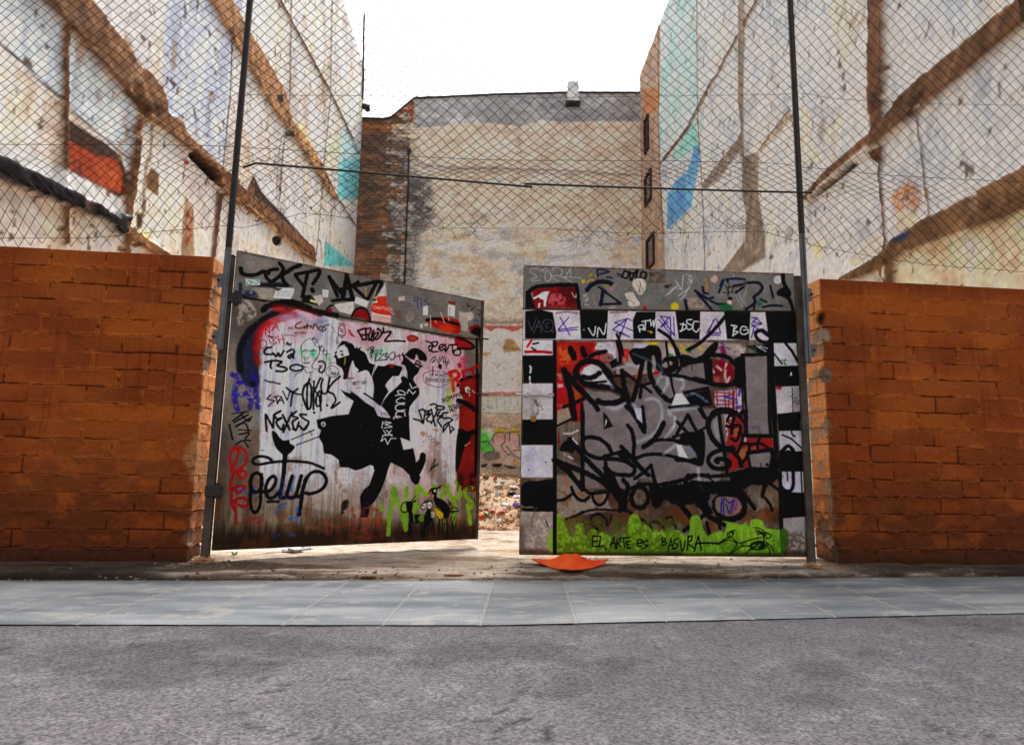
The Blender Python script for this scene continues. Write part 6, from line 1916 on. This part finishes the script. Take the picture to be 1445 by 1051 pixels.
# ------------------------------------------------------------------ things lying about
def hit(px, py):
    d = ray(px, py); y = 5.6
    while y < 31:
        p = ORG + d * (y / d[1])
        if p[2] <= gz(p[0], p[1]): return p
        y += 0.03
    return ORG + d * (31 / d[1])
L_, F_, R_ = atz(751, 795.5, 0.02), atz(806, 809, 0.02), atz(858, 797, 0.02)
B_ = L_ + R_ - F_; N = 22; V = []; Fq = []
for k, off in ((0, 0.012), (1, 0.0)):
    for j in range(N):
        for i in range(N):
            s_, t_ = i / (N - 1), j / (N - 1)
            p = L_ * (1 - s_) * (1 - t_) + F_ * s_ * (1 - t_) + R_ * s_ * t_ + B_ * (1 - s_) * t_
            e_, f_ = s_ * 2 - 1, t_ * 2 - 1; rr_ = math.hypot(e_, f_)
            z_ = 0.085 * math.exp(-(rr_ / 0.5) ** 2) + 0.02 * max(0, 1 - abs(e_ - f_) * 4) + 0.028 * max(0, rr_ - 0.9) ** 1.5 + 0.008 * math.sin(e_ * 4 + 1) * math.cos(f_ * 3) - 0.03 * math.exp(-(rr_ / 0.16) ** 2)
            V.append(p + GW * (z_ + off + 0.012))
for k in range(2):
    for j in range(N - 1):
        for i in range(N - 1):
            q = [k * N * N + j * N + i, k * N * N + j * N + i + 1, k * N * N + (j + 1) * N + i + 1, k * N * N + (j + 1) * N + i]
            Fq.append(tuple(q if k == 0 else q[::-1]))
rim = [j for j in range(N)] + [j * N + N - 1 for j in range(1, N)] + [(N - 1) * N + j for j in range(N - 2, -1, -1)] + [j * N for j in range(N - 2, 0, -1)]
for a_, c_ in zip(rim, rim[1:] + rim[:1]): Fq.append((c_, a_, a_ + N * N, c_ + N * N))
cone = thing('cone_base', 'flattened orange rubber base of a traffic cone under the right gate', 'cone base', tuple((L_ + R_) / 2))
b = MB(); b.add(V, Fq); b.build('rubber_sheet', M['orange'], cone, True)
b = MB(); c = L_ * 0.12 + F_ * 0.24 + R_ * 0.46 + B_ * 0.18 + GW * 0.075; ax = (R_ - L_) * 0.045 + (F_ - B_) * 0.02
b.box(c, ax, np.cross(GW, ax) * 0.16, GW * 0.002); b.build('slot', M['blackp'], cone)
def crumple(name, px, py, wpx, hpx, mat, label, cat, n=9, flat=0.5):
    p = hit(px, py); m = (p[1]) / FPX; b = MB()
    b.lump(p + GW * hpx * m * 0.4, wpx * m / 2, (1, 0.8, hpx / wpx * 1.0), 0.38, 11, 7)
    b.lump(p + GW * hpx * m * 0.3 + np.array([wpx * m * .25, .02, 0]), wpx * m / 3.2, (1, 0.8, hpx / wpx), 0.4, 9, 6)
    o = b.build(name, M[mat], None, False, p); tag(o, label, cat); return o
def bottle(name, px, py, lpx, dpx, mat, label, cat, upright=False, can=False):
    p = hit(px, py); m = p[1] / FPX; L = lpx * m; r = dpx * m / 2; a = random.uniform(-.5, .5)
    d = GW if upright else np.array([math.cos(a), math.sin(a), 0.12])
    pr = [(0, .6), (0.02, 1), (.1, .96), (.9, .96), (.98, 1), (1, .7)] if can else [(0, .7), (.03, 1), (.3, .95), (.34, 1), (.62, 1), (.8, .5), (.86, .36), (.95, .36)]
    c = p + GW * (0 if upright else r * 0.9) - d * (0 if upright else L / 2)
    root = thing(name, label, cat, tuple(p))
    b = MB(); b.tube([c + d * L * t for t, _ in pr], [r * k for _, k in pr], 12); b.build('body', M[mat], root, True)
    b = MB(); b.tube([c + d * L * .95, c + d * L * 1.02], r * (.8 if can else .42), 10); b.build('lid' if can else 'cap', M['chrome' if can else 'whitemetal'], root)
crumple('crumpled_paper', 412, 778, 26, 8, 'paper', 'crumpled white paper lying on the ground under the left gate', 'litter')
crumple('crumpled_paper', 432, 776, 17, 7, 'paper', 'smaller white paper scrap beside the crumpled paper under the left gate', 'litter')
crumple('plastic_bag', 724, 689, 12, 4, 'paper', 'thin white plastic bag far back on the rubble beside the right gate', 'litter')
crumple('plastic_bag', 723, 699, 13, 6, 'blackp', 'black plastic bag on the rubble between the gates', 'litter')
crumple('plastic_bag', 729, 703, 11, 5, 'paper', 'white plastic bag just in front of the black bag', 'litter')
crumple('plastic_bag', 714, 714.5, 13, 5, 'paper', 'flat white plastic sheet in the middle of the rubble', 'litter')
crumple('plastic_bag', 729.5, 716, 11, 8, 'purplep', 'lilac plastic bag beside the edge of the right gate', 'litter')
crumple('cardboard_scrap', 685.5, 675, 8, 5, 'woodp', 'brown cardboard scrap far back beside the left gate', 'litter')
crumple('plastic_tub', 709, 681, 7, 4, 'bluep', 'pale plastic tub far back in the middle of the rubble', 'litter')
crumple('fruit_peel', 679, 730, 8, 5, 'orange', 'orange peel beside the edge of the left gate', 'litter')
crumple('paper_cup', 704.5, 737, 7, 5, 'paper', 'crushed white paper cup at the front edge of the rubble', 'litter')
bottle('drink_can', 694, 724, 9, 5, 'redp', 'red drink can lying left of another red can', 'can', can=True)
bottle('drink_can', 707.5, 725, 9.5, 5, 'redp', 'red drink can lying right of another red can', 'can', can=True)
bottle('plastic_ball', 699, 677, 5, 4.5, 'redp', 'small red tin standing far back on the rubble', 'can', True, True)
bottle('plastic_bottle', 701, 700, 9, 5, 'bluep', 'pale blue plastic bottle standing on the rubble', 'bottle', True)
bottle('plastic_bottle', 702, 687, 9, 4, 'bluep', 'pale plastic bottle lying behind the standing bottle', 'bottle')
def weed(px, py, h, n, label):
    p = hit(px, py); m = p[1] / FPX; b = MB()
    for _ in range(n):
        a = random.uniform(0, 6.28); l = h * m * random.uniform(.5, 1.1); d = np.array([math.cos(a), math.sin(a), 0]); s_ = np.array([-d[1], d[0], 0])
        q = p + d * l * .15; t = p + d * l * .7 + GW * l * random.uniform(.4, .9); w_ = l * .16
        b.add([p, (q + t) / 2 + s_ * w_, t, (q + t) / 2 - s_ * w_], [(0, 1, 2, 3)])
    o = b.build('weed', M['greenp'], None, False, p); tag(o, label, 'plant')
weed(331, 784, 9, 14, 'small bright green weed growing beside the left gate post')
weed(687, 728, 10, 26, 'leafy green weed growing in the rubble beside the red cans')
weed(684, 700, 7, 16, 'sparse green weed growing further back behind the left gate')
b = MB()
for _ in range(2400):
    y = 10.4 + 20 * random.random() ** 1.6; x = random.uniform(-0.10, 0.06) * y if random.random() < 0.6 else random.uniform(-7, 6.4)
    r = random.choice([random.uniform(.008, .03), random.uniform(.01, .05)]) * (1 + (y - 10) * 0.05)
    b.lump((x, y, gz(x, y) + r * 0.25), r, (1, 1, .7), 0.4, 6, 4)
o = b.build('rubble', M['rubble'], None, False, (0, 18, 0)); o['kind'] = 'stuff'
b = MB()
for _ in range(300):
    x = random.uniform(-4.5, 5.2); yb_ = float(edge(np.array([x]), BACK_E)[0]); y = yb_ + 0.03 + abs(random.gauss(0, .55))
    if random.random() < .25: x = random.gauss(-3.0, .25); y = 6.55 + random.uniform(-.2, .3)
    r = random.uniform(.006, .018) * (1.6 if random.random() < .08 else 1)
    b.lump((x, y, gz(x, y) + r * 0.3), r, (1, 1, .7), 0.4, 6, 4)
o = b.build('pebbles', M['stone'], None, False, (0, 6.5, 0)); o['kind'] = 'stuff'
b = MB()
for px, py, l in ((520, 815, 20), (640, 813, 26), (772, 818, 14), (1010, 812, 30)):
    p = hit(px, py); a = random.uniform(-.3, .3); d = np.array([math.cos(a), math.sin(a), 0]); L = l * p[1] / FPX / 2
    bb = MB(); bb.box(p + GW * .012, d * L, np.cross(GW, d) * .018, GW * .008, .002)
    tag(bb.build('timber_scrap', M['woodp'], None, False, p), {520: 'splinter of old timber lying in front of the left gate', 640: 'timber scrap lying in front of the gap between the gates', 772: 'short timber scrap lying in front of the orange cone base', 1010: 'long timber scrap lying in front of the chequered gate'}[px], 'litter')
